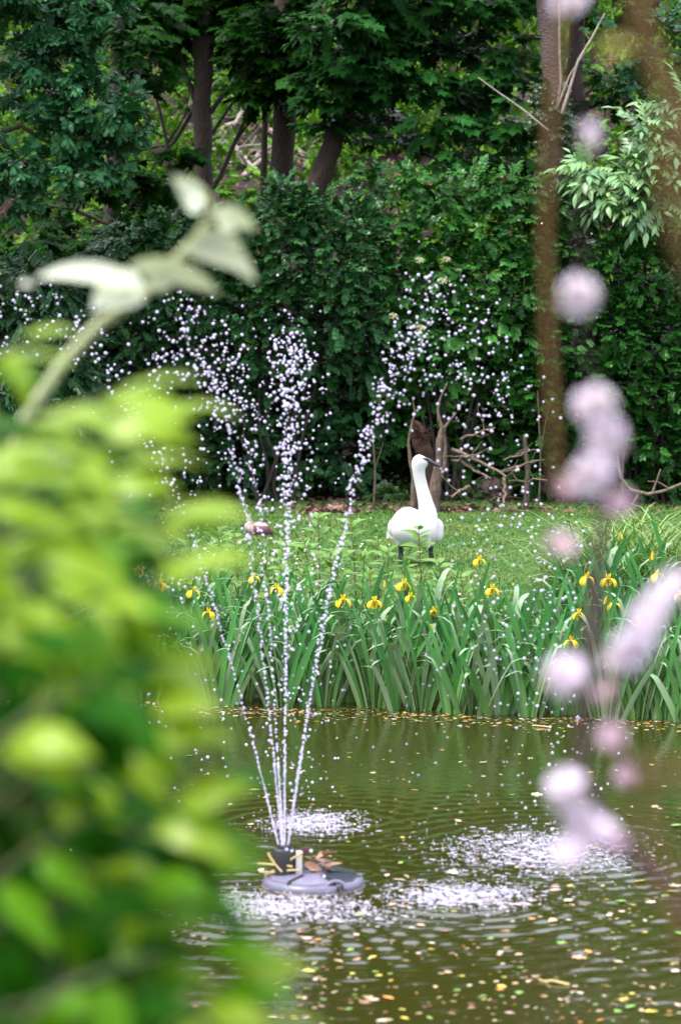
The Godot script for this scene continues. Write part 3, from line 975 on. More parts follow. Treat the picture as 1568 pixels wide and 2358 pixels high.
	for i in 70:
		var a := rng.randf() * TAU
		var r := 0.09 * sqrt(rng.randf())
		um.ball(Vector3(cos(a) * r, 0.02 - r * r * 2.0 + rng.randf_range(-0.006, 0.006), sin(a) * r), Vector3.ONE * 0.009, 3, 5, Color(1, 1, 1))
	var umm := um.mesh()
	var fl := [[1028, 598, "topmost cream elder flower head, above the swan"], [1018, 648, "large cream elder flower head below the topmost one"], [968, 756, "cream elder flower head at the top of the spray above the swan"], [905, 728, "pale cream flower head near the field maple's edge"], [965, 600, "small cream flower head left of the topmost one"]]
	for s in fl:
		var o := part(self, "elder_flower", umm, leaf_mat("cream_flower", Color(0.42, 0.41, 0.24), 0.8, 0.0))
		o.transform = Transform3D(Basis(Vector3.RIGHT, 0.8).scaled(Vector3.ONE * rng.randf_range(0.5, 0.8)), at(s[0], s[1], 34.62))
		tag(o, s[2], "flower", "flower heads of the elder")

func make_hedge_foot() -> void:
	rng.seed = 401
	var wood := bark("gnarled_wood", Color(0.05, 0.034, 0.025), Color(0.16, 0.11, 0.085))
	var dull := bark("shaded_stem_wood", Color(0.035, 0.025, 0.018), Color(0.11, 0.08, 0.06))
	var pale := bark("bare_twig_wood", Color(0.08, 0.055, 0.04), Color(0.22, 0.155, 0.115))
	# forked old stem behind the swan
	var t := tree_root("old_forked_stem", 1000, 34.4)
	var f := foot_row(t, 34.4)
	trunk_part(t, "trunk", [[996, f, 34], [1002, 1110, 26], [1010, 1060, 16], [1012, 1010, 17], [1020, 985, 15]], 34.4, wood, 9)
	trunk_part(t, "limb", [[1006, 1115, 16], [1022, 1075, 11], [1024, 1030, 9], [1022, 1000, 8]], 34.4, wood, 8)
	trunk_part(t, "limb", [[1020, 990, 12], [1010, 965, 9], [1008, 940, 7], [1014, 915, 5], [1030, 880, 4]], 34.4, wood, 7)
	trunk_part(t, "limb", [[1020, 990, 8], [1030, 975, 6], [1050, 950, 4]], 34.4, wood, 6)
	tag(t, "gnarled forked grey brown stem rising behind the swan's bill", "stem")
	t = tree_root("crooked_stem", 948, 34.5)
	f = foot_row(t, 34.5)
	trunk_part(t, "trunk", [[950, f, 14], [952, 1100, 11], [944, 1060, 9], [940, 1020, 7], [945, 990, 6], [955, 950, 4], [950, 920, 3]], 34.5, wood, 7)
	tag(t, "thin crooked stem rising at the back of the swan's neck", "stem")
	# torn, rust coloured stump
	t = tree_root("torn_stump", 975, 34.8)
	f = foot_row(t, 34.8)
	var rust := bark("rusty_wood", Color(0.02, 0.008, 0.005), Color(0.075, 0.03, 0.018), Vector3(6, 2, 6))
	trunk_part(t, "stump", [[985, f, 60], [982, 1090, 42], [980, 1050, 34], [972, 1020, 44], [966, 1000, 40], [958, 980, 22], [944, 968, 6]], 34.8, rust, 10)
	for i in 8:
		var b := MB.new()
		var p := at(955 + i * 5, 1000 + 6 * sin(i * 2.0), 34.6) - t.position
		stick(b, p, p + Vector3(rng.randf_range(-0.2, 0.12), rng.randf_range(0.06, 0.24), rng.randf_range(0, 0.15)), 0.028, 0.006, 3, 0.02, 5)
		part(t, "splinter", b.mesh(), rust)
	tag(t, "rust brown torn stump in the shade above the swan's head", "stump")
	# tangle of bare branches right of the swan
	var br := [[1040, 1035, 1165, 1098, 9, "long bare branch sloping down to the brush heap"], [1060, 1060, 1130, 1102, 7, "short bare branch under the long sloping one"], [1040, 1060, 1110, 1040, 6, "bare twig level with the swan's bill"], [1060, 1012, 1140, 985, 6, "bare twig slanting up above the brush heap"], [1150, 1090, 1240, 1060, 6, "bare twig rising from the brush heap to the dark stem"], [1165, 1098, 1205, 1070, 5, "stub of branch standing at the end of the long one"], [1160, 1100, 1160, 1160, 8, "curved bare branch bending down into the grass"], [1170, 1108, 1260, 1106, 5, "level bare twig above the litter"], [1160, 1060, 1235, 1036, 4, "thin twig reaching up towards the dark stem"], [1080, 1120, 1040, 1145, 8, "mossy branch leaning at the forked stem's foot"]]
	for s in br:
		var p := at(s[0], s[1], 34.5)
		t = thing("bare_branch", p)
		var b := MB.new()
		var q := at(s[2], s[3], 34.2) - p
		var pts := stick(b, Vector3.ZERO, q, s[4] * 0.6 / F * 34, s[4] * 0.3 / F * 34, 6, 0.03)
		part(t, "limb", b.mesh(), pale)
		for j in 2:
			var tw := MB.new()
			stick(tw, pts[2 + j * 2], pts[2 + j * 2] + Vector3(rng.randf_range(-0.3, 0.3), rng.randf_range(-0.2, 0.35), 0.05), 0.009, 0.004, 3, 0.03, 5)
			part(t, "twig", tw.mesh(), pale)
		tag(t, s[5], "branch", "bare branches under the hedge")
	# arching bare branch at the far right
	t = thing("arching_branch", at(1425, 1090, 33.8))
	trunk_part(t, "limb", [[1420, 1050, 6], [1428, 1100, 7], [1450, 1128, 8], [1490, 1138, 8], [1530, 1130, 7], [1590, 1105, 5]], 33.8, pale, 7)
	trunk_part(t, "twig", [[1500, 1136, 5], [1512, 1105, 4], [1520, 1080, 3]], 33.8, pale, 6)
	trunk_part(t, "twig", [[1470, 1136, 5], [1455, 1160, 4], [1440, 1175, 3]], 33.8, pale, 6)
	trunk_part(t, "twig", [[1540, 1125, 4], [1515, 1110, 3], [1490, 1108, 2]], 33.8, pale, 6)
	tag(t, "bare branch arching low over the grass beneath the tall dark hedge shrub", "branch")
	# upright thin stems in the shade
	var st := [[1210, 1000, 1150, 14, "dark upright stem where the level twig ends"], [1240, 900, 1160, 5, "thread thin stem beside the blurred brown twig"], [1430, 940, 1150, 5, "thin pale stem at the foot of the tall dark shrub"], [860, 980, 1140, 6, "thin stem under the edge of the field maple"]]
	for s in st:
		t = tree_root("thin_stem", s[0], 34.7)
		f = foot_row(t, 34.7)
		trunk_part(t, "stem", [[s[0], f, s[3]], [s[0] + 4, (s[1] + f) / 2, s[3] * 0.8], [s[0] - 3, s[1], s[3] * 0.6]], 34.7, dull, 6)
		trunk_part(t, "twig", [[s[0] + 3, (s[1] + f) / 2, 3], [s[0] + 22, s[1] + 40, 2]], 34.7, dull, 5)
		tag(t, s[4], "stem", "thin stems under the hedge")
	# heap of brush, litter at the hedge foot
	rng.seed = 402
	t = thing("brush_heap", hit(1135, 1150))
	var bh := MB.new()
	for i in 60:
		var p := Vector3(rng.randf_range(-0.3, 0.3), rng.randf_range(0.0, 0.28), rng.randf_range(-0.2, 0.2))
		stick(bh, p, p + Vector3(rng.randf_range(-0.25, 0.25), rng.randf_range(-0.05, 0.12), rng.randf_range(-0.1, 0.1)), 0.012, 0.005, 3, 0.03, 4)
	tag(part(t, "sticks", bh.mesh(), bark("reddish_brush", Color(0.14, 0.08, 0.06), Color(0.34, 0.22, 0.18))), "", "", "", "stuff")
	var core := MB.new()
	core.ball(Vector3(0, 0.1, -0.05), Vector3(0.32, 0.22, 0.22), 8, 12, Color.WHITE, 0.15)
	part(t, "mound", core.mesh(), bark("reddish_brush", Color.WHITE, Color.WHITE))
	tag(t, "low heap of reddish brown brush on the grass edge beyond the swan", "brush heap")
	var lf := MB.new()
	lf.leaf(frame(Vector3.RIGHT, Vector3.UP, 0.11, Vector3.ZERO), O_OVAL, 0.25, 0.5, Color.WHITE)
	var xfs := []
	var cols := []
	for i in 2600:
		var x := rng.randf_range(-6, 6)
		var z := -rng.randf_range(34.3, 36.3)
		if rng.randf() < 0.45:
			x = (760 - 784 + rng.randfn() * 25) / F * 34.3
			z = -34.2 - absf(rng.randfn()) * 0.35
		elif rng.randf() < 0.3:
			x = (1000 - 784 + rng.randfn() * 60) / F * 34.3
			z = -34.4 - absf(rng.randfn()) * 0.3
		xfs.append(frame(rv() * Vector3(1, 0.4, 1), Vector3.UP + rv() * 0.9, rng.randf_range(0.6, 1.2), Vector3(x, ground(x, z) + rng.randf_range(0.0, 0.06), z)))
		cols.append([Color(0.14, 0.07, 0.045), Color(0.2, 0.12, 0.085), Color(0.10, 0.055, 0.04)][rng.randi() % 3])
	tag(copies(self, "fallen_leaves", lf.mesh(), leaf_mat("dead_leaf", Color.WHITE, 0.8, 0), xfs, cols), "brown fallen leaves along the shaded foot of the hedge", "leaf litter")
	# low weeds on the lawn edge
	var wd := [sprig(O_OVAL, 7, 0.09, 0.1, false, 0.4, 71), sprig(O_FIELD, 6, 0.08, 0.1, true, 0.4, 72)]
	rng.seed = 403
	var bl := []
	for i in 60:
		var vx := rng.randf_range(500, 1568)
		if absf(vx - 760) < 60: continue
		var p := hit(vx, rng.randf_range(1140, 1156))
		bl.append([p + Vector3(0, 0.06, 0), Vector3(rng.randf_range(0.1, 0.3), rng.randf_range(0.06, 0.16), 0.14), 16])
	foliage(self, "low_weeds", wd, leaf_mat("weed_leaf", Color(0.06, 0.14, 0.03), 0.45, 0.2), bl, 0.9, -0.6)
	for ch in get_children():
		if ch.name.begins_with("low_weeds"): tag(ch, "low green weeds growing along the shaded edge of the lawn", "weeds")

# ------------------------------------------------------------------ lawn
func make_lawn() -> void:
	rng.seed = 501
	var b := MB.new()
	for i in 11:
		var a := rng.randf() * TAU
		var p := Vector3(rng.randf_range(-0.04, 0.04), 0, rng.randf_range(-0.04, 0.04))
		var h := rng.randf_range(0.03, 0.06)
		var lean := Vector3(cos(a), 0, sin(a)) * h * rng.randf_range(0.3, 0.9)
		var g := rng.randf_range(0.8, 1.2)
		b.ribbon([p, p + Vector3(0, h * 0.6, 0) + lean * 0.35, p + Vector3(0, h * 0.85, 0) + lean], [0.003, 0.0026, 0.0004], Vector3(-sin(a), 0, cos(a)), 0.2, Color(g, g, g), Color(g * 1.1, g * 1.1, g))
	var m := b.mesh()
	var xfs := []
	var cols := []
	while xfs.size() < 52000:
		var d := rng.randf_range(21.6, 36.0)
		var x := rng.randf_range(-0.16, 0.16) * d
		if d < shore(x) + 0.7: continue
		var y := ground(x, -d)
		xfs.append(Transform3D(Basis(Vector3.UP, rng.randf() * TAU).scaled(Vector3.ONE * rng.randf_range(0.7, 1.3)), Vector3(x, y, -d)))
		var q := noise.get_noise_2d(x * 70, d * 70)
		var c := grass_green * rng.randf_range(1.0, 1.5)
		c = c.lerp(Color(0.19, 0.25, 0.06), clampf(q * 1.2 + rng.randf_range(0, 0.2), 0, 0.6))
		cols.append(c)
	tag(copies(self, "grass", m, leaf_mat("grass_blade", Color.WHITE, 0.5, 0.25), xfs, cols), "short mown lawn grass between the irises and the hedge", "grass")
	# daisies
	var dz := MB.new()
	dz.tube([Vector3.ZERO, Vector3(0, 0.055, 0)], [0.0015, 0.0015], 4, Color(0.2, 0.3, 0.08))
	for i in 10:
		var a := TAU * i / 10
		dz.leaf(frame(Vector3(cos(a), 0.15, sin(a)), Vector3.UP, 0.014, Vector3(0, 0.055, 0)), O_OVAL, 0.0, 0.2, Color(0.8, 0.8, 0.8))
	dz.ball(Vector3(0, 0.057, 0), Vector3(0.006, 0.004, 0.006), 4, 6, Color(0.75, 0.5, 0.03))
	xfs = []
	cols = []
	for i in 420:
		var d := rng.randf_range(23.0, 34.5)
		var x := rng.randf_range(-0.15, 0.15) * d
		if noise.get_noise_2d(x * 55 + 500, d * 55) < -0.05 and rng.randf() < 0.7: continue
		xfs.append(Transform3D(Basis(Vector3.RIGHT, rng.randf_range(0, 0.5)).scaled(Vector3.ONE * rng.randf_range(0.8, 1.3)), Vector3(x, ground(x, -d), -d)))
		cols.append(Color.WHITE)
	tag(copies(self, "daisies", dz.mesh(), leaf_mat("daisy", Color.WHITE, 0.7, 0.1), xfs, cols), "small white daisies scattered over the lawn", "daisies")

# ------------------------------------------------------------------ irises
func iris_blade(h: float, lean: Vector3, w: float, bend: float, sd: int) -> ArrayMesh:
	rng.seed = sd
	var b := MB.new()
	var pts := []
	var ws := []
	var k := 12
	var dir := (Vector3.UP + lean).normalized()
	var p := Vector3.ZERO
	var flat := Vector3(lean.x, 0, lean.z)
	flat = flat.normalized() if flat.length() > 0.01 else Vector3(1, 0, 0)
	var over := flat.rotated(Vector3.UP, rng.randf_range(-1.2, 1.2))
	var step := h / k
	for i in k + 1:
		var t := float(i) / k
		pts.append(p)
		var ww := w * (0.75 + 0.25 * minf(1, t * 4)) * (1.0 if t < 0.55 else sqrt(maxf(0.0, 1 - pow((t - 0.55) / 0.45, 1.7))))
		ws.append(maxf(ww, 0.0008))
		if bend > 0 and t > 1.0 - bend:
			dir = (dir + (over * 0.8 + Vector3.DOWN * 0.75) * 0.55).normalized()
		else:
			dir = (dir + flat * 0.025 + Vector3.DOWN * 0.012).normalized()
		p += dir * step
	var side := over.cross(Vector3.UP).normalized() if bend > 0 else flat.rotated(Vector3.UP, rng.randf_range(-0.7, 0.7)).normalized()
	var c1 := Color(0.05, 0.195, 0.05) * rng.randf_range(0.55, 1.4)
	if bend > 0: c1 = c1.lerp(Color(0.27, 0.37, 0.24), 0.8)  # paler tip colour on bent blades stands for sky sheen
	var c0 := Color(0.16, 0.26, 0.06).lerp(c1, rng.randf_range(0.2, 0.8))
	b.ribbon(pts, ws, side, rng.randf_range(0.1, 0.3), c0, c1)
	return b.mesh()

func make_iris(variant: int, bends: float) -> Node3D:
	var r := RandomNumberGenerator.new()
	r.seed = 600 + variant
	var t := Node3D.new()
	t.name = "proto"
	var m := leaf_mat("iris_leaf", Color.WHITE, 0.34, 0.25, 0.34)
	var k := 9 + r.randi() % 3
	for i in k:
		var a := r.randf_range(-0.5, 0.5) + (PI if i % 2 else 0.0)
		var off := 0.012 * i
		var lean := Vector3(cos(a), 0, sin(a)) * (0.02 + 0.03 * i * r.randf_range(0.4, 1.3))
		var h := r.randf_range(0.82, 1.16) * (1.0 - 0.03 * i)
		var bend := 0.0
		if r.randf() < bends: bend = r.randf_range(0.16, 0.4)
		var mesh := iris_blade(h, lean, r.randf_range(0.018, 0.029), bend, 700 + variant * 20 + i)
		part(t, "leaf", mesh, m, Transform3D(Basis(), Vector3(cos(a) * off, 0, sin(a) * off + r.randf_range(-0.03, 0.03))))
	return t

func petal(b: MB, a: float, up: bool, col: Color) -> void:
	var out := Vector3(cos(a), 0, sin(a))
	var side := Vector3(-sin(a), 0, cos(a))
	if up:
		b.ribbon([Vector3.ZERO, out * 0.012 + Vector3(0, 0.022, 0), out * 0.018 + Vector3(0, 0.042, 0)], [0.005, 0.013, 0.004], side, 0.2, col, col)
	else:
		b.ribbon([Vector3.ZERO, out * 0.02 + Vector3(0, 0.012, 0), out * 0.038 + Vector3(0, 0.006, 0), out * 0.052 + Vector3(0, -0.012, 0), out * 0.056 + Vector3(0, -0.034, 0), out * 0.05 + Vector3(0, -0.048, 0)], [0.006, 0.012, 0.022, 0.028, 0.024, 0.010], side, -0.2, col, col)

func add_flower(t: Node3D, where: Vector3, r: RandomNumberGenerator, bud: bool) -> void:
	# where is relative to the plant's foot
	var b := MB.new()
	var pts := []
	for i in 6:
		var k := i / 5.0
		pts.append(Vector3(where.x * k * k, where.y * k, where.z * k * k))
	b.tube(pts, taper(5, 0.006, 0.004), 6, Color(0.12, 0.24, 0.05))
	part(t, "stalk", b.mesh(), leaf_mat("iris_stalk", Color.WHITE, 0.5, 0.1))
	var yellow := leaf_mat("iris_petal", Color(0.78, 0.56, 0.012), 0.5, 0.35)
	var s := 1.0 + 0.2 * r.randf()
	var turn := PI / 2 + r.randf_range(-0.45, 0.45) - t.rotation.y
	if bud:
		var q := MB.new()
		q.tube([Vector3.ZERO, Vector3(0, 0.02, 0), Vector3(0.002, 0.05, 0), Vector3(0.004, 0.075, 0)], [0.005, 0.012, 0.01, 0.002], 7, Color.WHITE)
		part(t, "bud", q.mesh(), yellow, Transform3D(Basis(Vector3.BACK, r.randf_range(-0.4, 0.4)), where))
		return
	var core := MB.new()
	for i in 3:
		petal(core, TAU * i / 3 + PI / 3, true, Color.WHITE)
	core.ball(Vector3(0, -0.012, 0), Vector3(0.007, 0.016, 0.007), 5, 7, Color(0.25, 0.5, 1.0))
	var fl := part(t, "flower", core.mesh(), yellow, Transform3D(Basis(Vector3.UP, turn).rotated(Vector3.RIGHT, r.randf_range(-0.1, 0.3)).scaled(Vector3.ONE * s), where))
	for i in 3:
		var q := MB.new()
		petal(q, TAU * i / 3, false, Color.WHITE * r.randf_range(0.85, 1.05))
		part(fl, "petal", q.mesh(), yellow)

func make_irises() -> void:
	var protos := []
	for i in 12:
		protos.append(make_iris(i, 0.5))
	var r := RandomNumberGenerator.new()
	r.seed = 620
	var spots := []
	# rows back from the water's edge
	for row in 11:
		var x := -3.0 + r.randf() * 0.2
		while x < 3.5:
			var back := 0.0 + row * 0.27 + r.randf_range(-0.09, 0.09)
			var d := shore(x) + back
			var px := 784 + x * F / (d + 0.18)
			var keep := px > 120 and px < 1640
			if row >= 4 and px < 1180 and px > 600: keep = r.randf() < 0.2
			if row >= 7 and px < 1330: keep = false
			if row >= 5 and px <= 600: keep = keep and r.randf() < 0.6
			if keep and r.randf() < 0.93: spots.append([x, d, row])
			x += r.randf_range(0.16, 0.28) * (1.0 + row * 0.05)
	var plants := []
	for s in spots:
		var k := r.randi() % protos.size()
		var t: Node3D = protos[k].duplicate()
		t.name = numbered("yellow_flag_iris")
		add_child(t)
		t.position = Vector3(s[0], maxf(ground(s[0], -s[1]), -0.06) - 0.02, -s[1])
		t.rotation.y = (PI if r.randf() < 0.5 else 0.0) + r.randf_range(-0.5, 0.5)
		t.scale = Vector3.ONE * r.randf_range(0.9, 1.16) * (1.0 if s[2] < 4 else (1.22 if s[0] > 2.2 else 0.92))
		t.set_meta("rank", 0 if s[2] < 2 else (1 if s[2] < 4 else 2))
		plants.append(t)
	for p in protos: p.free()
	# blooms: [x, y, bud, words]
	var fl := [[318, 1312, 0, "highest bloom beside the blurred shrub"], [371, 1345, 0, "second bloom from the blurred shrub, just below the highest"], [445, 1362, 0, "paired petals above the folded pale leaf"], [345, 1357, 1, "bud between the two blooms nearest the blurred shrub"], [481, 1411, 0, "low bloom on a tall bare stalk"], [280, 1407, 0, "faint bloom veiled by the blurred shrub"], [258, 1382, 1, "bud half hidden by the blurred shrub"], [585, 1330, 0, "bloom beneath the brown duck"], [638, 1355, 0, "bloom beside the fountain's middle jet"], [590, 1385, 1, "closed yellow bud below the duck"], [790, 1382, 0, "bloom behind the fountain's outer jet"], [862, 1386, 0, "bloom below the leafy plants, left of the swan"], [930, 1345, 0, "bloom directly below the swan"], [945, 1374, 0, "lower bloom of the pair below the swan"], [1103, 1290, 0, "highest bloom right of the swan, against the lawn"], [1133, 1357, 0, "bloom below the one against the lawn"], [1000, 1408, 0, "low bloom right of the pair below the swan"], [1350, 1331, 0, "widest bloom, under the arched grass"], [1400, 1335, 0, "bloom in the shadow of the dark blossom twig"], [1412, 1392, 0, "bloom drooping beside the purple twig"], [1391, 1392, 1, "bud beside the purple twig"], [1332, 1414, 0, "bloom crowning the stalk with two blooms"], [1315, 1477, 0, "bloom halfway down the stalk with two blooms"], [1321, 1508, 1, "withered pale bud under the double stalk"], [1432, 1242, 1, "bud among the arching grass"], [1500, 1292, 1, "bud by the frame of arching grass"], [1512, 1324, 0, "bloom behind the long lilac blossom"], [1566, 1370, 0, "bloom at the very edge beyond the lilac blossom"], [612, 1298, 1, "small orange bud nearest the duck"], [885, 1352, 1, "small bud among the leafy plants"], [1062, 1412, 1, "small bud hanging right of the low bloom"], [995, 1455, 1, "opening bud low on its stalk below the swan"]]
	for s in fl:
		# the plant stands where a stalk about as tall as its neighbours reaches this bloom
		var best := -1
		var bd := 1e9
		for i in plants.size():
			var p: Vector3 = plants[i].position
			if plants[i].has_meta("taken"): continue
			var q := at(s[0], s[1], -p.z + 0.15)
			var h := q.y - p.y
			var cost := absf(q.x - p.x) * 3 + maxf(0, h - 1.25) * 6 + maxf(0, 0.7 - h) * 4 + (absf(h - 1.05)) * 0.5
			if cost < bd:
				bd = cost
				best = i
		var t: Node3D = plants[best]
		t.set_meta("taken", true)
		var q := at(s[0], s[1], -t.position.z + 0.05)
		add_flower(t, t.transform.affine_inverse() * q, r, s[2] == 1)
		tag(t, "yellow iris: " + s[3], "iris", "blooming irises")
	for k in 3:
		var row := plants.filter(func(p): return p.get_meta("rank") == k and not p.has_meta("taken"))
		row.sort_custom(func(p, q): return p.position.x / p.position.z > q.position.x / q.position.z)
		for i in row.size():
			var p: Node3D = row[i]
			var px := 784.0 + p.position.x * F / -p.position.z
			var by := "behind the blurred shrub" if px < 430 else ("among the fountain jets" if px < 780 else ("below the swan" if px < 1060 else ("right of the swan" if px < 1280 else "by the blossom twigs")))
			tag(p, "flowerless iris clump in the %s, %s from the left, %s" % [["front rank", "middle ranks", "back rank"][k], nth(i), by], "iris", "flowerless irises of the bed")
	for p in plants:
		p.remove_meta("rank")
		if p.has_meta("taken"): p.remove_meta("taken")

func nth(i: int) -> String:
	var k := i + 1
	var e := "th"
	if k % 100 < 11 or k % 100 > 13: e = {1: "st", 2: "nd", 3: "rd"}.get(k % 10, "th")
	return str(k) + e

func make_leafy_plants() -> void:
	# upright plants with opposite pale leaves in front of the swan's feet
	var r := RandomNumberGenerator.new()
	var m := leaf_mat("willowherb_leaf", Color(0.115, 0.235, 0.04), 0.4, 0.35, 0.35)
	var ms := leaf_mat("willowherb_stem", Color(0.2, 0.13, 0.05), 0.6, 0.0)
	var leaves := []
	for i in 4:
		var b := MB.new()
		b.leaf(frame(Vector3.RIGHT, Vector3.UP, 1.0, Vector3.ZERO), O_LEAFY, 0.15, 0.15 + 0.22 * i, Color.WHITE)
		leaves.append(b.mesh())
	var spots := [[732, 1186, 23.2, "tallest, beside the fountain's outer jet"], [808, 1200, 23.3, "second tallest, right of the tallest"], [870, 1235, 23.2, "just left of the swan's tail"], [893, 1268, 22.9, "below the swan's tail"], [963, 1210, 23.0, "purple tipped, overlapping the swan's breast"], [1010, 1292, 22.8, "right below the swan's foot"], [700, 1240, 22.9, "left of the tallest"], [660, 1250, 22.8, "under the lawn beside the middle jet"], [612, 1290, 22.7, "beneath the duck"], [645, 1300, 22.5, "low, right of the one beneath the duck"], [760, 1265, 22.6, "low, before the tallest"], [840, 1270, 22.7, "low, before the second tallest"], [785, 1225, 23.0, "between the tallest two"], [930, 1290, 22.6, "low, between the swan's feet"], [850, 1310, 22.3, "lowest, before the swan's tail"], [700, 1310, 22.3, "lowest, before the middle jet"], [540, 1225, 23.0, "beside the duck's tail"], [500, 1215, 23.2, "by the blurred shrub, tall"], [440, 1230, 23.0, "veiled by the blurred shrub's edge"], [1060, 1320, 22.4, "furthest right, among iris leaves"]]
	for i in spots.size():
		r.seed = 800 + i
		var s: Array = spots[i]
		var top := at(s[0], s[1], s[2])
		var foot := Vector3(top.x + r.randf_range(-0.08, 0.08), 0, top.z)
		foot.y = ground(foot.x, foot.z) - 0.02
		var t := thing("leafy_plant", foot)
		var d := top - foot
		var pts := []
		for k in 7: pts.append(Vector3(d.x * pow(k / 6.0, 2), d.y * k / 6.0, d.z))
		var b := MB.new()
		b.tube(pts, taper(6, 0.009, 0.004), 6, Color(1, 1.0, 0.9))
		part(t, "stem", b.mesh(), ms)
		var y := d.y * 0.22
		var a := r.randf() * TAU
		while y < d.y - 0.01:
			var u := y / d.y
			var sz := lerpf(0.16, 0.07, pow(u, 1.5)) * r.randf_range(0.8, 1.3) * 1.65
			for k in 2:
				var ang := a + k * PI + r.randf_range(-0.6, 0.6)
				var x := Vector3(cos(ang), lerpf(r.randf_range(-0.35, 0.5), 1.0, u * u), sin(ang))
				var g := part(t, "leaf", leaves[r.randi() % 4], m)
				g.transform = frame(x, Vector3.UP + Vector3(0, 0, 0.45) + Vector3(r.randf_range(-0.6, 0.6), 0, r.randf_range(-0.5, 0.6)), sz, Vector3(d.x * u * u, y, d.z * 0))
			a += PI / 2 + r.randf_range(-0.35, 0.35)
			y += lerpf(0.13, 0.04, u) * r.randf_range(0.8, 1.2)
		tag(t, "pale leafy upright plant before the lawn: " + s[3], "plant", "leafy plants before the lawn")

func make_tussocks() -> void:
	rng.seed = 850
	var meshes := []
	for i in 4:
		rng.seed = 851 + i
		var b := MB.new()
		for j in 5:
			var a := rng.randf() * TAU
			var o := Vector3(cos(a), 0, sin(a))
			var h := rng.randf_range(0.5, 1.0)
			var pts := []
			var ws := []
			for k in 8:
				var t := k / 7.0
				pts.append(o * (h * 0.75 * t * t + 0.03 * j) + Vector3(0, h * (t * 1.15 - 0.55 * t * t * t), 0))
				ws.append(0.0058 * (1 - t * t) + 0.0005)
			b.ribbon(pts, ws, Vector3(-sin(a), 0, cos(a)), 0.25, Color.WHITE, Color.WHITE)
		meshes.append(b.mesh())
	rng.seed = 860
	var m := leaf_mat("tall_grass_blade", Color(0.14, 0.24, 0.055), 0.42, 0.35)
	var lists := [[], [], [], []]
	var cols := [[], [], [], []]
	for i in 800:
		var vx := rng.randf_range(1150, 1640)
		var d := rng.randf_range(22.3, 24.4)
		var x := (vx - 784) / F * d
		if vx < 1260: d = rng.randf_range(22.0, 22.9)
		if vx < 1330 and rng.randf() < 0.4: continue
		var k := rng.randi() % 4
		var s := rng.randf_range(1.0, 2.1) * (0.35 if vx < 1260 else (0.7 if vx < 1340 else 1.0))
		lists[k].append(Transform3D(Basis(Vector3.UP, rng.randf() * TAU).scaled(Vector3.ONE * s), Vector3(x, ground(x, -d), -d)))
		var g := rng.randf_range(0.7, 1.35)
		cols[k].append(Color(g, g, g * 0.9))
	for i in 260:
		var vx := rng.randf_range(380, 1240)
		var d := rng.randf_range(22.0, 22.9)
		var x := (vx - 784) / F * d
		var k := rng.randi() % 4
		lists[k].append(Transform3D(Basis(Vector3.UP, rng.randf() * TAU).scaled(Vector3.ONE * rng.randf_range(0.35, 0.6)), Vector3(x, ground(x, -d), -d)))
		var g := rng.randf_range(0.7, 1.35)
		cols[k].append(Color(g, g, g * 0.9))
	for k in 4:
		tag(copies(self, "tall_grass", meshes[k], m, lists[k], cols[k]), "long arching grass blades growing behind the irises", "grass")
	# buttercups above the tussocks
	var bc := [[1458, 1194, "highest of the buttercups over the arching grass"], [1470, 1208, "buttercup just under the highest"], [1482, 1203, "buttercup beside the widest one"], [1500, 1192, "widest buttercup over the arching grass"], [1352, 1214, "lone orange yellow buttercup by the purple twig"], [1478, 1232, "lowest of the buttercups over the arching grass"]]
	var b := MB.new()
	for i in 5:
		var a := TAU * i / 5
		b.leaf(frame(Vector3(cos(a), 0.45, sin(a)), Vector3.UP, 0.02, Vector3.ZERO), O_OVAL, 0.2, -0.2, Color.WHITE)
	b.ball(Vector3(0, 0.004, 0), Vector3(0.006, 0.004, 0.006), 4, 6, Color(0.9, 0.8, 0.6))
	for s in bc:
		var p := at(s[0], s[1], 23.6)
		var foot := Vector3(p.x + 0.05, ground(p.x, p.z), p.z)
		var t := thing("buttercup", foot)
		var st := MB.new()
		stick(st, Vector3.ZERO, p - foot, 0.003, 0.002, 5, 0.012, 4)
		part(t, "stem", st.mesh(), leaf_mat("buttercup_stem", Color(0.1, 0.19, 0.04), 0.5, 0.1))
		part(t, "flower", b.mesh(), leaf_mat("buttercup_petal", Color(0.85, 0.6, 0.01), 0.3, 0.2), Transform3D(Basis().scaled(Vector3.ONE * 1.25), p - foot))
		tag(t, s[2], "buttercup", "buttercups over the grass")

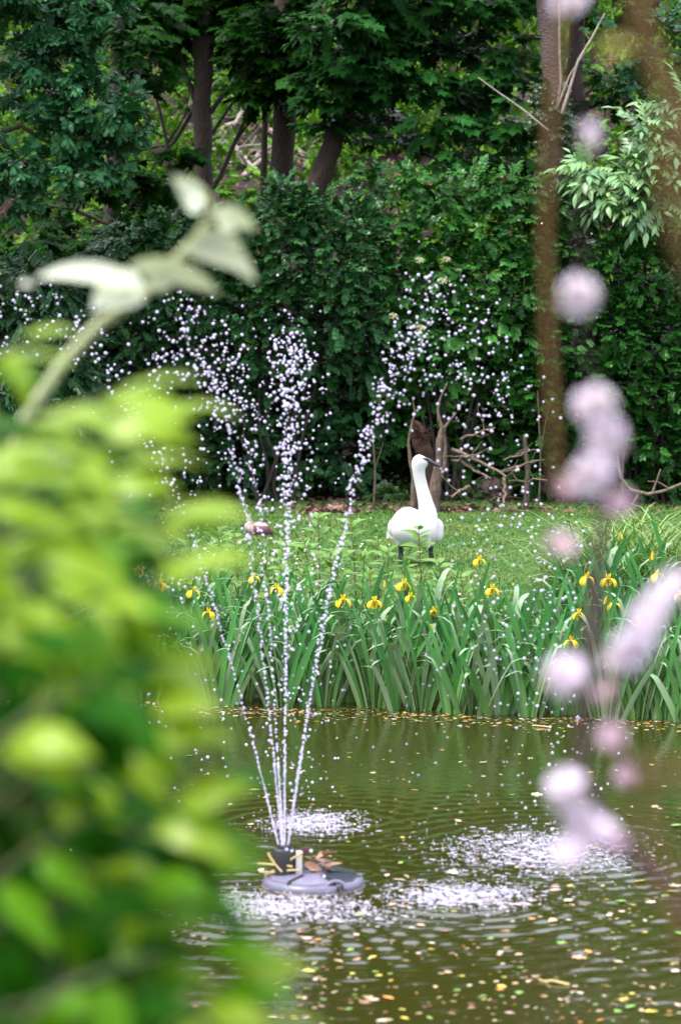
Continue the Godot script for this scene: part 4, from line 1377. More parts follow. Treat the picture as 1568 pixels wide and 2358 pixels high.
# ------------------------------------------------------------------ birds
func make_swan() -> void:
	var foot := hit(957, 1302)
	var t := thing("swan", foot)
	var white := plain("swan_feather", Color(0.62, 0.60, 0.61), 0.75)
	white.heightmap_enabled = true
	white.heightmap_texture = height_tex(0.06, 3, 256, 9)
	white.heightmap_scale = 0.5
	white.uv1_triplanar = true
	white.uv1_scale = Vector3(5, 5, 5)
	var wcol := func(_p: Vector3) -> Color: return Color.WHITE
	var b := MB.new()
	var neck := []
	var np := [Vector3(0.12, 0.40, 0.18), Vector3(0.13, 0.50, 0.17), Vector3(0.135, 0.62, 0.145), Vector3(0.105, 0.78, 0.105), Vector3(0.062, 0.95, 0.085), Vector3(0.030, 1.11, 0.088), Vector3(0.034, 1.235, 0.092), Vector3(0.07, 1.30, 0.1)]
	var nr := [0.13, 0.108, 0.080, 0.058, 0.049, 0.046, 0.061, 0.05]
	for q in range(1, 6):
		for w in 4:
			var a := w / 4.0
			var e := (w + 1) / 4.0
			neck.append([np[q].cubic_interpolate(np[q + 1], np[q - 1], np[q + 2], a), np[q].cubic_interpolate(np[q + 1], np[q - 1], np[q + 2], e), lerpf(nr[q], nr[q + 1], a * a * (3 - 2 * a)), lerpf(nr[q], nr[q + 1], e * e * (3 - 2 * e))])
	body(b, neck + [
		[Vector3(-0.20, 0.43, -0.30), Vector3(-0.06, 0.44, -0.02), 0.13, 0.215],
		[Vector3(-0.06, 0.44, -0.02), Vector3(0.09, 0.42, 0.18), 0.215, 0.175],
		[Vector3(-0.105, 0.555, 0.03), Vector3(-0.12, 0.44, 0.07), 0.135, 0.16],
		[Vector3(0.04, 1.245, 0.092), Vector3(0.105, 1.235, 0.098), 0.062, 0.043],
		[Vector3(-0.16, 0.34, 0.03), Vector3(-0.18, 0.28, 0.04), 0.09, 0.05],
		[Vector3(0.16, 0.34, 0.08), Vector3(0.175, 0.27, 0.08), 0.09, 0.048],
	], 0.06, 0.013, wcol)
	part(t, "body", b.mesh(), white)
	# folded wings
	for s in [[[Vector3(0.225, 0.46, 0.02), Vector3(0.14, 0.48, -0.16), 0.105, 0.12], [Vector3(0.225, 0.36, 0.05), Vector3(0.14, 0.38, -0.15), 0.095, 0.1]], [[Vector3(-0.14, 0.55, 0.06), Vector3(-0.20, 0.49, -0.16), 0.125, 0.10], [Vector3(-0.17, 0.42, 0.10), Vector3(-0.22, 0.40, -0.2), 0.10, 0.07]]]:
		var wb := MB.new()
		body(wb, s, 0.06, 0.016, wcol)
		var w := part(t, "wing", wb.mesh(), white)
		# flight feathers at the wing's end
		for i in 4:
			var q := MB.new()
			var o: Vector3 = s[1][1] + Vector3(-0.03, -0.02 - 0.02 * i, -0.02)
			q.ribbon([o, o + Vector3(-0.05, 0.0, -0.1), o + Vector3(-0.09, -0.01, -0.17)], [0.02, 0.022, 0.004], Vector3.UP, 0.15, Color.WHITE, Color.WHITE)
			part(w, "feather", q.mesh(), white)
	var tb := MB.new()
	for i in 5:
		var a := -0.4 + 0.2 * i
		tb.ribbon([Vector3(-0.22, 0.36, -0.3), Vector3(-0.29, 0.33, -0.36 + a * 0.1), Vector3(-0.335, 0.30, -0.4 + a * 0.2)], [0.02, 0.024, 0.006], Vector3(0.4, 0.2, 0.9), 0.1, Color.WHITE, Color.WHITE)
	part(t, "tail", tb.mesh(), white)
	# bill: deep at the face, flattened towards the tip, with a nail
	var black := plain("bill_black", Color(0.022, 0.02, 0.026), 0.35)
	var bl := MB.new()
	var pts := [Vector3(0.115, 1.252, 0.1), Vector3(0.155, 1.240, 0.105), Vector3(0.20, 1.217, 0.108), Vector3(0.25, 1.195, 0.112), Vector3(0.285, 1.180, 0.115)]
	bl.tube(pts, [0.042, 0.034, 0.025, 0.020, 0.010], 10, Color.WHITE)
	var bill := part(t, "bill", bl.mesh(), black)
	var ml := MB.new()
	ml.tube([Vector3(0.13, 1.212, 0.104), Vector3(0.2, 1.194, 0.11), Vector3(0.272, 1.174, 0.114)], [0.012, 0.010, 0.006], 7, Color(1.6, 1.0, 1.2))
	part(bill, "lower_mandible", ml.mesh(), black)
	var lore := MB.new()
	lore.tube([Vector3(0.085, 1.277, 0.150), Vector3(0.105, 1.27, 0.146), Vector3(0.13, 1.256, 0.126)], [0.009, 0.014, 0.020], 8, Color.WHITE)
	part(t, "lore", lore.mesh(), black)
	var eye := MB.new()
	eye.ball(Vector3(0.080, 1.279, 0.146), Vector3(0.0105, 0.0105, 0.009), 6, 8, Color(0.5, 0.5, 0.5))
	part(t, "eye", eye.mesh(), plain("eye_black", Color(0.01, 0.01, 0.012), 0.08))
	for s in [[-0.18, 0.04], [0.175, 0.08]]:
		var lb := MB.new()
		lb.tube([Vector3(s[0], 0.26, s[1]), Vector3(s[0], 0.17, s[1] - 0.01), Vector3(s[0] + 0.005, 0.12, s[1] - 0.015), Vector3(s[0], 0.012, s[1])], [0.032, 0.028, 0.031, 0.022], 9, Color.WHITE)
		var leg := part(t, "leg", lb.mesh(), black)
		var fb := MB.new()
		var o := Vector3(s[0], 0.014, s[1])
		for i in 3:
			var a := 0.3 + 0.55 * i
			fb.tube([o, o + Vector3(sin(a) * 0.07, 0, cos(a) * 0.07), o + Vector3(sin(a) * 0.12, -0.006, cos(a) * 0.12)], [0.012, 0.009, 0.005], 6, Color.WHITE)
		for i in 2:
			var a := 0.3 + 0.55 * i
			var c := fb.add(o + Vector3(0, 0.002, 0), Vector3.UP, Color.WHITE)
			var e := fb.add(o + Vector3(sin(a) * 0.11, 0, cos(a) * 0.11), Vector3.UP, Color.WHITE)
			var g := fb.add(o + Vector3(sin(a + 0.55) * 0.11, 0, cos(a + 0.55) * 0.11), Vector3.UP, Color.WHITE)
			fb.tri(c, e, g)
		part(leg, "foot", fb.mesh(), black)
	tag(t, "white swan standing on the lawn with upright neck and black bill", "swan")

func make_duck() -> void:
	var foot := hit(600, 1236)
	var t := thing("duck", foot)
	var col := func(p: Vector3) -> Color:
		if p.x > -0.075 and p.z > -0.02 and p.y < 0.125: return Color(0.12, 0.042, 0.05)
		if p.x > 0.09: return Color(0.4, 0.33, 0.32)
		return Color(0.34, 0.26, 0.24)
	var b := MB.new()
	body(b, [
		[Vector3(-0.13, 0.09, -0.12), Vector3(0.0, 0.075, 0.0), 0.055, 0.085],
		[Vector3(0.0, 0.075, 0.0), Vector3(0.04, 0.07, 0.05), 0.085, 0.07],
		[Vector3(0.06, 0.06, 0.0), Vector3(0.11, 0.05, -0.02), 0.055, 0.035],
		[Vector3(0.02, 0.11, 0.02), Vector3(0.03, 0.145, 0.02), 0.04, 0.034],
	], 0.03, 0.009, col)
	part(t, "body", b.mesh(), plain("duck_feather", Color.WHITE, 0.7))
	var h := MB.new()
	body(h, [[Vector3(0.028, 0.15, 0.02), Vector3(0.045, 0.158, 0.0), 0.037, 0.032]], 0.02, 0.006, func(_p: Vector3) -> Color: return Color(0.016, 0.018, 0.02))
	var head := part(t, "head", h.mesh(), plain("duck_head_feather", Color.WHITE, 0.4))
	var bl := MB.new()
	bl.tube([Vector3(0.07, 0.152, -0.02), Vector3(0.10, 0.145, -0.03), Vector3(0.118, 0.143, -0.034)], [0.012, 0.009, 0.006], 7, Color(0.35, 0.3, 0.06))
	part(head, "bill", bl.mesh(), plain("duck_feather", Color.WHITE, 0.7))
	var ring := MB.new()
	ring.tube([Vector3(0.026, 0.122, 0.02), Vector3(0.027, 0.13, 0.02)], [0.041, 0.040], 14, Color(0.75, 0.72, 0.7))
	part(t, "collar", ring.mesh(), plain("duck_feather", Color.WHITE, 0.7))
	var wing := MB.new()
	for i in 5:
		var o := Vector3(-0.035 - 0.012 * i, 0.10 + 0.008 * i, 0.01 - 0.02 * i)
		wing.ribbon([o, o + Vector3(-0.05, 0.05, -0.01), o + Vector3(-0.085, 0.115 + 0.006 * i, -0.02)], [0.022, 0.024, 0.005], Vector3(0.5, 0.4, 0.5), 0.15, Color(0.5, 0.4, 0.38), Color(0.62, 0.52, 0.5))
	part(t, "wing", wing.mesh(), plain("duck_feather", Color.WHITE, 0.7))
	var tl := MB.new()
	for i in 4:
		var o := Vector3(-0.15, 0.09, -0.13)
		tl.ribbon([o, o + Vector3(-0.07, 0.02 + 0.01 * i, -0.02 + 0.015 * i), o + Vector3(-0.12, 0.03 + 0.015 * i, -0.03 + 0.02 * i)], [0.016, 0.016, 0.003], Vector3(0, 0.3, 1), 0.1, Color(0.5, 0.42, 0.4), Color(0.6, 0.52, 0.5))
	part(t, "tail", tl.mesh(), plain("duck_feather", Color.WHITE, 0.7))
	t.scale = Vector3.ONE * 1.2
	tag(t, "brown breasted duck with a dark head resting on the lawn", "duck")

# ------------------------------------------------------------------ fountain
func make_fountain() -> void:
	rng.seed = 901
	var c := at(722, 2036, 13.96)
	c.y = 0.0
	var t := thing("floating_fountain", c)
	var lav := plain("float_plastic", Color(0.12, 0.115, 0.17), 0.35)
	var dark := plain("panel_glass", Color(0.035, 0.04, 0.06), 0.18)
	var black := plain("housing_plastic", Color(0.02, 0.02, 0.02), 0.4)
	var R := 0.285
	var b := MB.new()
	b.lathe(Vector3.ZERO, [Vector2(R * 0.9, -0.06), Vector2(R * 1.03, -0.03), Vector2(R * 1.04, 0.015), Vector2(R * 1.0, 0.042), Vector2(R * 0.92, 0.05), Vector2(0.02, 0.075)], 40, Color.WHITE)
	part(t, "float", b.mesh(), lav)
	for i in 6:
		var a0 := TAU * i / 6 + 0.10
		var a1 := TAU * (i + 1) / 6 - 0.02
		var pb := MB.new()
		var ring := []
		for k in 2:
			var y0 := 0.010 if k else 0.0
			var row := []
			for q in [[0.09, a0 + 0.15], [0.09, a1 - 0.15], [R * 0.88, a1], [R * 0.93, (a0 + a1) / 2], [R * 0.88, a0]]:
				var y: float = 0.075 - (q[0] / R) * 0.025 + y0
				row.append(pb.add(Vector3(cos(q[1]) * q[0], y, sin(q[1]) * q[0]), Vector3(cos(q[1]) * 0.09, 1, sin(q[1]) * 0.09).normalized(), Color.WHITE))
			ring.append(row)
		var top: Array = ring[1]
		for k in 3: pb.tri(top[0], top[k + 1], top[k + 2])
		for k in 5:
			pb.quad(ring[0][k], ring[0][(k + 1) % 5], ring[1][(k + 1) % 5], ring[1][k])
		var is_dark := i == 0 or i == 4 or i == 5
		var pn := part(t, "panel", pb.mesh(), dark if is_dark else plain("sky_tint_panel", Color(0.17, 0.16, 0.24), 0.25))  # lavender panels carry the reflected sky in their colour
		if not is_dark: pn.set_meta("label", "solar panel tinted lavender grey for reflected sky")
		else: pn.set_meta("label", "dark blue grey solar panel")
	# cable arch at the front edge
	var ar := MB.new()
	var pts := []
	for i in 9:
		var a := PI * i / 8
		pts.append(Vector3(0.13 - cos(a) * 0.055, 0.03 + sin(a) * 0.04, 0.255 - 0.02 * sin(a)))
	ar.tube(pts, taper(8, 0.012, 0.012), 7, Color.WHITE)
	part(t, "cable_arch", ar.mesh(), lav)
	var hb := MB.new()
	hb.ball(Vector3(0.15, 0.035, 0.262), Vector3(0.016, 0.018, 0.01), 6, 10, Color.WHITE)
	part(t, "cable_socket", hb.mesh(), black)
	var lip := MB.new()
	lip.lathe(Vector3.ZERO, [Vector2(R * 1.025, -0.012), Vector2(R * 1.05, -0.006), Vector2(R * 1.05, 0.004), Vector2(R * 1.025, 0.008)], 40, Color.WHITE)
	part(t, "rim", lip.mesh(), plain("stained_rim", Color(0.2, 0.15, 0.09), 0.6))
	for i in 6:
		var a := TAU * i / 6 + 0.04
		var sm := MB.new()
		sm.tube([Vector3(cos(a) * 0.1, 0.069, sin(a) * 0.1), Vector3(cos(a) * 0.2, 0.062, sin(a) * 0.2), Vector3(cos(a) * R * 0.95, 0.053, sin(a) * R * 0.95)], [0.006, 0.006, 0.006], 6, Color.WHITE)
		part(t, "seam", sm.mesh(), black)
	var tr := MB.new()
	tr.tube([Vector3(0.15, 0.035, 0.265), Vector3(0.16, 0.02, 0.30), Vector3(0.20, 0.0, 0.36), Vector3(0.28, -0.03, 0.42)], [0.006, 0.006, 0.006, 0.006], 6, Color.WHITE)
	part(t, "cable", tr.mesh(), black)
	# nozzle housing with a pale post
	var nx := at(655, 1975, 13.96).x - c.x
	var h := MB.new()
	h.lathe(Vector3(nx, 0, 0.0), [Vector2(0.075, 0.06), Vector2(0.072, 0.14), Vector2(0.068, 0.205), Vector2(0.055, 0.215), Vector2(0.0, 0.215)], 8, Color.WHITE)
	var hs := part(t, "nozzle_housing", h.mesh(), black)
	var post := MB.new()
	post.box(Transform3D(Basis(), Vector3(nx + 0.085, 0.125, 0.02)), Vector3(0.035, 0.15, 0.035), Color.WHITE)
	part(t, "post", post.mesh(), plain("pale_post", Color(0.6, 0.55, 0.52), 0.5))
	for i in 6:
		var nz := MB.new()
		var a := TAU * i / 6
		nz.lathe(Vector3(nx + cos(a) * 0.035, 0.214, sin(a) * 0.035), [Vector2(0.009, 0), Vector2(0.006, 0.022), Vector2(0.0, 0.022)], 8, Color.WHITE)
		part(hs, "nozzle", nz.mesh(), black)
	tag(t, "round lavender grey floating fountain with dark panels and a nozzle housing", "fountain")
	# dead leaves and reeds caught on the float
	rng.seed = 902
	var dl := leaf_mat("dead_leaf", Color.WHITE, 0.8, 0.0)
	for i in 9:
		var lb := MB.new()
		var col: Color = [Color(0.45, 0.25, 0.17), Color(0.5, 0.33, 0.25), Color(0.22, 0.12, 0.1)][i % 3]
		lb.leaf(frame(rv() * Vector3(1, 0.6, 1), Vector3.UP + rv() * 0.8, rng.randf_range(0.08, 0.12), Vector3.ZERO), O_OVAL, 0.35, rng.randf_range(-0.5, 0.6), col)
		var o := part(self, "dry_leaf", lb.mesh(), dl)
		o.position = c + Vector3(nx + 0.13 + rng.randf_range(-0.02, 0.11), 0.085 + 0.018 * i * 0.7, -0.05 + rng.randf_range(-0.05, 0.06))
		tag(o, "curled %s dead leaf, %s of the fountain's little leaf heap" % [["rust brown", "pinkish tan", "dark brown"][i % 3], ["lowest", "in the middle", "at the top"][i / 3]], "leaf", "dead leaves heaped on the fountain")
	var rd := [[-0.30, 0.03, -0.08, 0.17, "reed slanting up to the nozzle housing"], [-0.34, 0.10, -0.14, 0.09, "reed lying nearly level before the housing"], [-0.33, 0.05, -0.10, 0.07, "short thick reed at the float's edge"], [-0.28, 0.16, -0.20, 0.06, "yellowest reed propped on the float's rim"]]
	for s in rd:
		var rb := MB.new()
		stick(rb, Vector3.ZERO, Vector3(s[2] - s[0], s[3] - s[1] + 0.0, 0.04), 0.009, 0.006, 4, 0.008, 6)
		var o := part(self, "reed", rb.mesh(), plain("dry_reed", Color(0.5, 0.38, 0.15), 0.7))
		o.position = c + Vector3(s[0] + 0.02, s[1] + 0.03, 0.03)
		tag(o, "dry yellow " + s[4], "reed", "reeds caught on the fountain")
	# jets
	var nozzle := c + Vector3(nx, 0.235, 0)
	var drop := MB.new()
	drop.ball(Vector3.ZERO, Vector3(1, 1.12, 1), 5, 7, Color.WHITE)
	var dm := drop.mesh()
	var water := plain("water_drop", Color(0.68, 0.62, 0.84), 0.12)  # opaque lavender white stands for sky light refracted through clear drops
	water.metallic_specular = 0.8
	var froth := plain("splash_froth", Color(0.74, 0.69, 0.86), 0.15)
	froth.transparency = BaseMaterial3D.TRANSPARENCY_ALPHA
	froth.albedo_color.a = 0.5
	var jets := [[-1.80, 7.75, -0.25, 330, "leftward jet arching behind the blurred shrub"], [-0.66, 7.6, 0.25, 420, "jet leaning gently towards the shrub"], [-0.42, 7.3, -0.85, 260, "jet falling behind the floating fountain"], [0.02, 7.45, -1.25, 400, "straightest jet rising to the narrow column"], [0.05, 7.2, 0.35, 220, "jet falling back in front of the float"], [1.12, 7.75, -0.66, 430, "jet arching over the swan"], [1.0, 7.35, 0.15, 260, "lower jet leaning towards the swan"]]
	for j in jets.size():
		rng.seed = 910 + j
		var q: Array = jets[j]
		var xfs := []
		var cols := []
		var total: float = 2.0 * q[1] / 9.81 + 0.02
		var v0 := Vector3(q[0], q[1], q[2])
		var start := nozzle + Vector3(q[0] * 0.02, 0, q[2] * 0.03)
		var burst := Vector3.ZERO
		var many := int(q[3] * 1.5)
		for i in many:
			var tt := total * pow((i + rng.randf()) / float(many), 0.95)
			if i % 7 == 0: burst = rv() * Vector3(0.17, 0.3, 0.2)
			var sp := clampf((tt - 0.16) / 0.6, 0, 1)
			var v := v0 + (burst * 0.8 + Vector3(rng.randfn(), rng.randfn(), rng.randfn()) * Vector3(0.085, 0.14, 0.1)) * sp + rv() * 0.045
			var p := start + v * tt + Vector3(0, -4.905 * tt * tt, 0)
			if p.y < 0.02: continue
			var r := lerpf(0.0035, 0.0098, pow(rng.randf(), 1.2)) if tt > 0.2 else 0.0078 - 0.003 * rng.randf()
			var vv := (v + Vector3(0, -9.81 * tt, 0)).normalized()
			var st := 1.7 if tt < 0.08 else 1.0
			var bs := frame(vv, Vector3(0.2, 0.3, 1), 1.0, p)
			bs.basis = Basis(bs.basis.x * r * st, bs.basis.y * r, bs.basis.z * r)
			xfs.append(bs)
			cols.append(Color.WHITE)
		# the unbroken foot of the jet
		for i in 44:
			var tt := 0.066 * pow(i / 44.0, 1.2)
			var p := start + v0 * tt + Vector3(0, -4.905 * tt * tt, 0)
			var bs := frame(v0, Vector3(0.2, 0.3, 1), 1.0, p + rv() * 0.003)
			var r := rng.randf_range(0.003, 0.0052)
			bs.basis = Basis(bs.basis.x * 0.016, bs.basis.y * r, bs.basis.z * r)
			xfs.append(bs)
			cols.append(Color.WHITE)
		tag(copies(self, "water_jet", dm, water, xfs, cols), "glittering drops of the fountain's " + q[4], "water jet", "jets of the fountain")
	# splashes where they land
	var sp := [[1245, 1960, 0.50, 0.42, 2400, "widest splash of white drops on the open water"], [1065, 2062, 0.36, 0.2, 1300, "splash of white drops in front of the widest one"], [722, 1893, 0.26, 0.24, 1000, "splash of white drops behind the floating fountain"], [640, 2085, 0.42, 0.2, 1300, "splash of white drops in front of the floating fountain"], [800, 2110, 0.3, 0.1, 160, "thin scatter of drops before the float's dark panel"]]
	for k in sp.size():
		rng.seed = 940 + k
		var s: Array = sp[k]
		var d: float = F * 3.0 / (s[1] - 839.0)
		var o := at(s[0], s[1], d)
		var xfs := []
		var cols := []
		for i in s[4]:
			var p := o + Vector3(rng.randfn() * s[2] * 0.6, 0, rng.randfn() * s[3] * 0.8)
			var up := absf(rng.randfn()) * 0.03 * exp(-Vector2((p.x - o.x) / s[2], (p.z - o.z) / s[3]).length())
			if rng.randf() < 0.08: up *= 3.5
			p.y = wave(p.x, p.z) + up
			var r := rng.randf_range(0.0014, 0.0050)
			var bs := Basis().scaled(Vector3(r * (1.0 if up > 0.01 else 1.9), r * (1.0 if up > 0.01 else 0.5), r))
			if rng.randf() < 0.3:
				bs = Basis().scaled(Vector3(r * rng.randf_range(2.5, 6.0), r * 0.35, r * rng.randf_range(2.0, 4.0)))
				p.y = wave(p.x, p.z) + 0.001
			if rng.randf() < 0.1: bs = Basis().scaled(Vector3(r * 0.7, r * 3.0, r * 0.7))
			xfs.append(Transform3D(bs, p))
			cols.append(Color.WHITE)
		tag(copies(self, "splash", dm, froth, xfs, cols), s[5], "splash", "splashes of the fountain")
	# stray drops
	rng.seed = 960
	var xfs := []
	var cols := []
	for i in 170:
		var vx := rng.randf_range(640, 1320)
		var p := at(vx, rng.randf_range(1150, 1900), rng.randf_range(13.0, 15.0))
		xfs.append(Transform3D(Basis().scaled(Vector3.ONE * rng.randf_range(0.002, 0.0052)), p))
		cols.append(Color.WHITE)
	tag(copies(self, "stray_drops", dm, water, xfs, cols), "stray water drops falling in front of the irises", "water drops")

# ------------------------------------------------------------------ floating leaves
func make_debris() -> void:
	rng.seed = 1001
	var meshes := []
	for i in 5:
		var b := MB.new()
		b.leaf(frame(Vector3.RIGHT, Vector3.UP, 1.0, Vector3(-0.5, 0.02, 0)), [O_OVAL, O_OVAL, O_LENS, O_FIELD, O_OVAL][i], [0.05, 0.15, 0.05, 0.05, -0.08][i], [0.05, -0.1, 0.02, 0.03, 0.12][i], Color.WHITE, i == 3)
		meshes.append(b.mesh())
	var kinds := [["tan", Color(0.42, 0.29, 0.17)], ["pinkish", Color(0.50, 0.34, 0.28)], ["orange", Color(0.55, 0.22, 0.04)], ["yellow", Color(0.55, 0.42, 0.06)], ["green", Color(0.16, 0.30, 0.05)], ["pale cream", Color(0.62, 0.55, 0.42)], ["brown", Color(0.22, 0.11, 0.05)]]
	var mm := []
	for k in kinds: mm.append(leaf_mat("floating_leaf_" + k[0].replace(" ", "_"), k[1], 0.5, 0.0))
	var n := 0
	var made := []
	while n < 250:
		var vx := rng.randf_range(420, 1568)
		var vy := lerpf(2040, 2356, pow(rng.randf(), 0.8)) if rng.randf() < 0.72 else rng.randf_range(1720, 2060)
		if vx < 600 and vy > 1900: continue
		var d := F * 3.0 / (vy - 839.0)
		var p := at(vx, vy, d)
		p.y = wave(p.x, p.z) + 0.003
		var k := rng.randi() % 7
		if k == 2 and rng.randf() < 0.4: k = 0
		var s := rng.randf_range(0.025, 0.06) if rng.randf() < 0.85 else rng.randf_range(0.06, 0.085)
		var o := part(self, "floating_leaf", meshes[rng.randi() % 5], mm[k])
		o.transform = frame(Vector3(rng.randf_range(-1, 1), 0, rng.randf_range(-0.6, 0.6)), Vector3.UP + rv() * 0.18, s, p)
		var zone := "on the near open water" if vy > 2040 else "beyond the fountain"
		made.append([kinds[k][0] + " leaf " + zone, vx, o, kinds[k][0], zone, s])
		n += 1
	made.sort_custom(func(a, b): return a[1] < b[1])
	var seen := {}
	for q in made:
		seen[q[0]] = seen.get(q[0], -1) + 1
		tag(q[2], "%s %s leaf %s, %s of that colour from the left" % ["large" if q[5] > 0.058 else "small", q[3], q[4], nth(seen[q[0]])], "leaf", "leaves floating on the pond")
	# the uncountable rest, thickest along the irises' feet
	var lists := [[], [], [], [], []]
	var cols := [[], [], [], [], []]
	for i in 2000:
		var x: float
		var z: float
		var s := rng.randf_range(0.012, 0.04)
		if i < 1150:
			x = rng.randf_range(-3.2, 3.4)
			z = -(shore(x) - 0.1 - absf(rng.randfn()) * 0.35)
			s *= 1.5
		else:
			var vy := rng.randf_range(1690, 2356)
			if rng.randf() < 0.45: vy = rng.randf_range(2060, 2356)
			var p := at(rng.randf_range(400, 1568), vy, F * 3.0 / (vy - 839.0))
			x = p.x
			z = p.z
			if noise.get_noise_2d(x * 140, z * 90) < -0.1: continue
		var k := rng.randi() % 5
		lists[k].append(frame(Vector3(rng.randf_range(-1, 1), 0, rng.randf_range(-0.5, 0.5)), Vector3.UP + rv() * 0.15, s, Vector3(x, wave(x, z) + 0.002, z)))
		cols[k].append(kinds[rng.randi() % 7][1] * rng.randf_range(0.4, 0.9))
	for k in 5:
		tag(copies(self, "floating_debris", meshes[k], leaf_mat("floating_scrap", Color.WHITE, 0.5, 0.0), lists[k], cols[k]), "scraps of leaf and petal floating on the pond, thickest below the irises", "debris")
	# a few long pieces
	var sticks := [[1690, 1640, 200, "long straw coloured stem floating at the irises' feet beside the middle jet"], [1560, 2298, 150, "thin stick floating on the near open water"]]
	for s in [[690, 1642, 700, 1637, "straw coloured stem floating at the irises' feet beside the jets"], [1268, 1675, 1225, 1671, "yellow scrap of reed floating before the irises under the blossom twig"], [1310, 2268, 1240, 2256, "thin dull stick floating on the near open water"]]:
		var d0: float = F * 3.0 / (s[1] - 839.0)
		var p := at(s[0], s[1], d0)
		var q := at(s[2], s[3], F * 3.0 / (s[3] - 839.0))
		p.y = 0.006
		q.y = 0.008
		var b := MB.new()
		stick(b, Vector3.ZERO, q - p, 0.008, 0.005, 5, 0.006, 5)
		var o := part(self, "floating_stick", b.mesh(), plain("dry_reed", Color(0.5, 0.38, 0.15), 0.7))
		o.position = p
		tag(o, s[4], "stick")

# ------------------------------------------------------------------ close, blurred plants
func near_leaf(length: float, width: float, curl: float, fold: float, g: Color) -> ArrayMesh:
	var b := MB.new()
	var pts := []
	var ws := []
	var p := Vector3.ZERO
	var a := 0.25
	for i in 11:
		var t := i / 10.0
		pts.append(p)
		ws.append(maxf(0.001, width * 0.5 * pow(sin(PI * pow(t, 0.75)), 0.9) * (1 - 0.25 * t)))
		p += Vector3(cos(a), sin(a), 0) * length / 10.0
		a -= curl / 10.0
	b.ribbon(pts, ws, Vector3(0, 0, 1), -fold, g, g)
	return b.mesh()

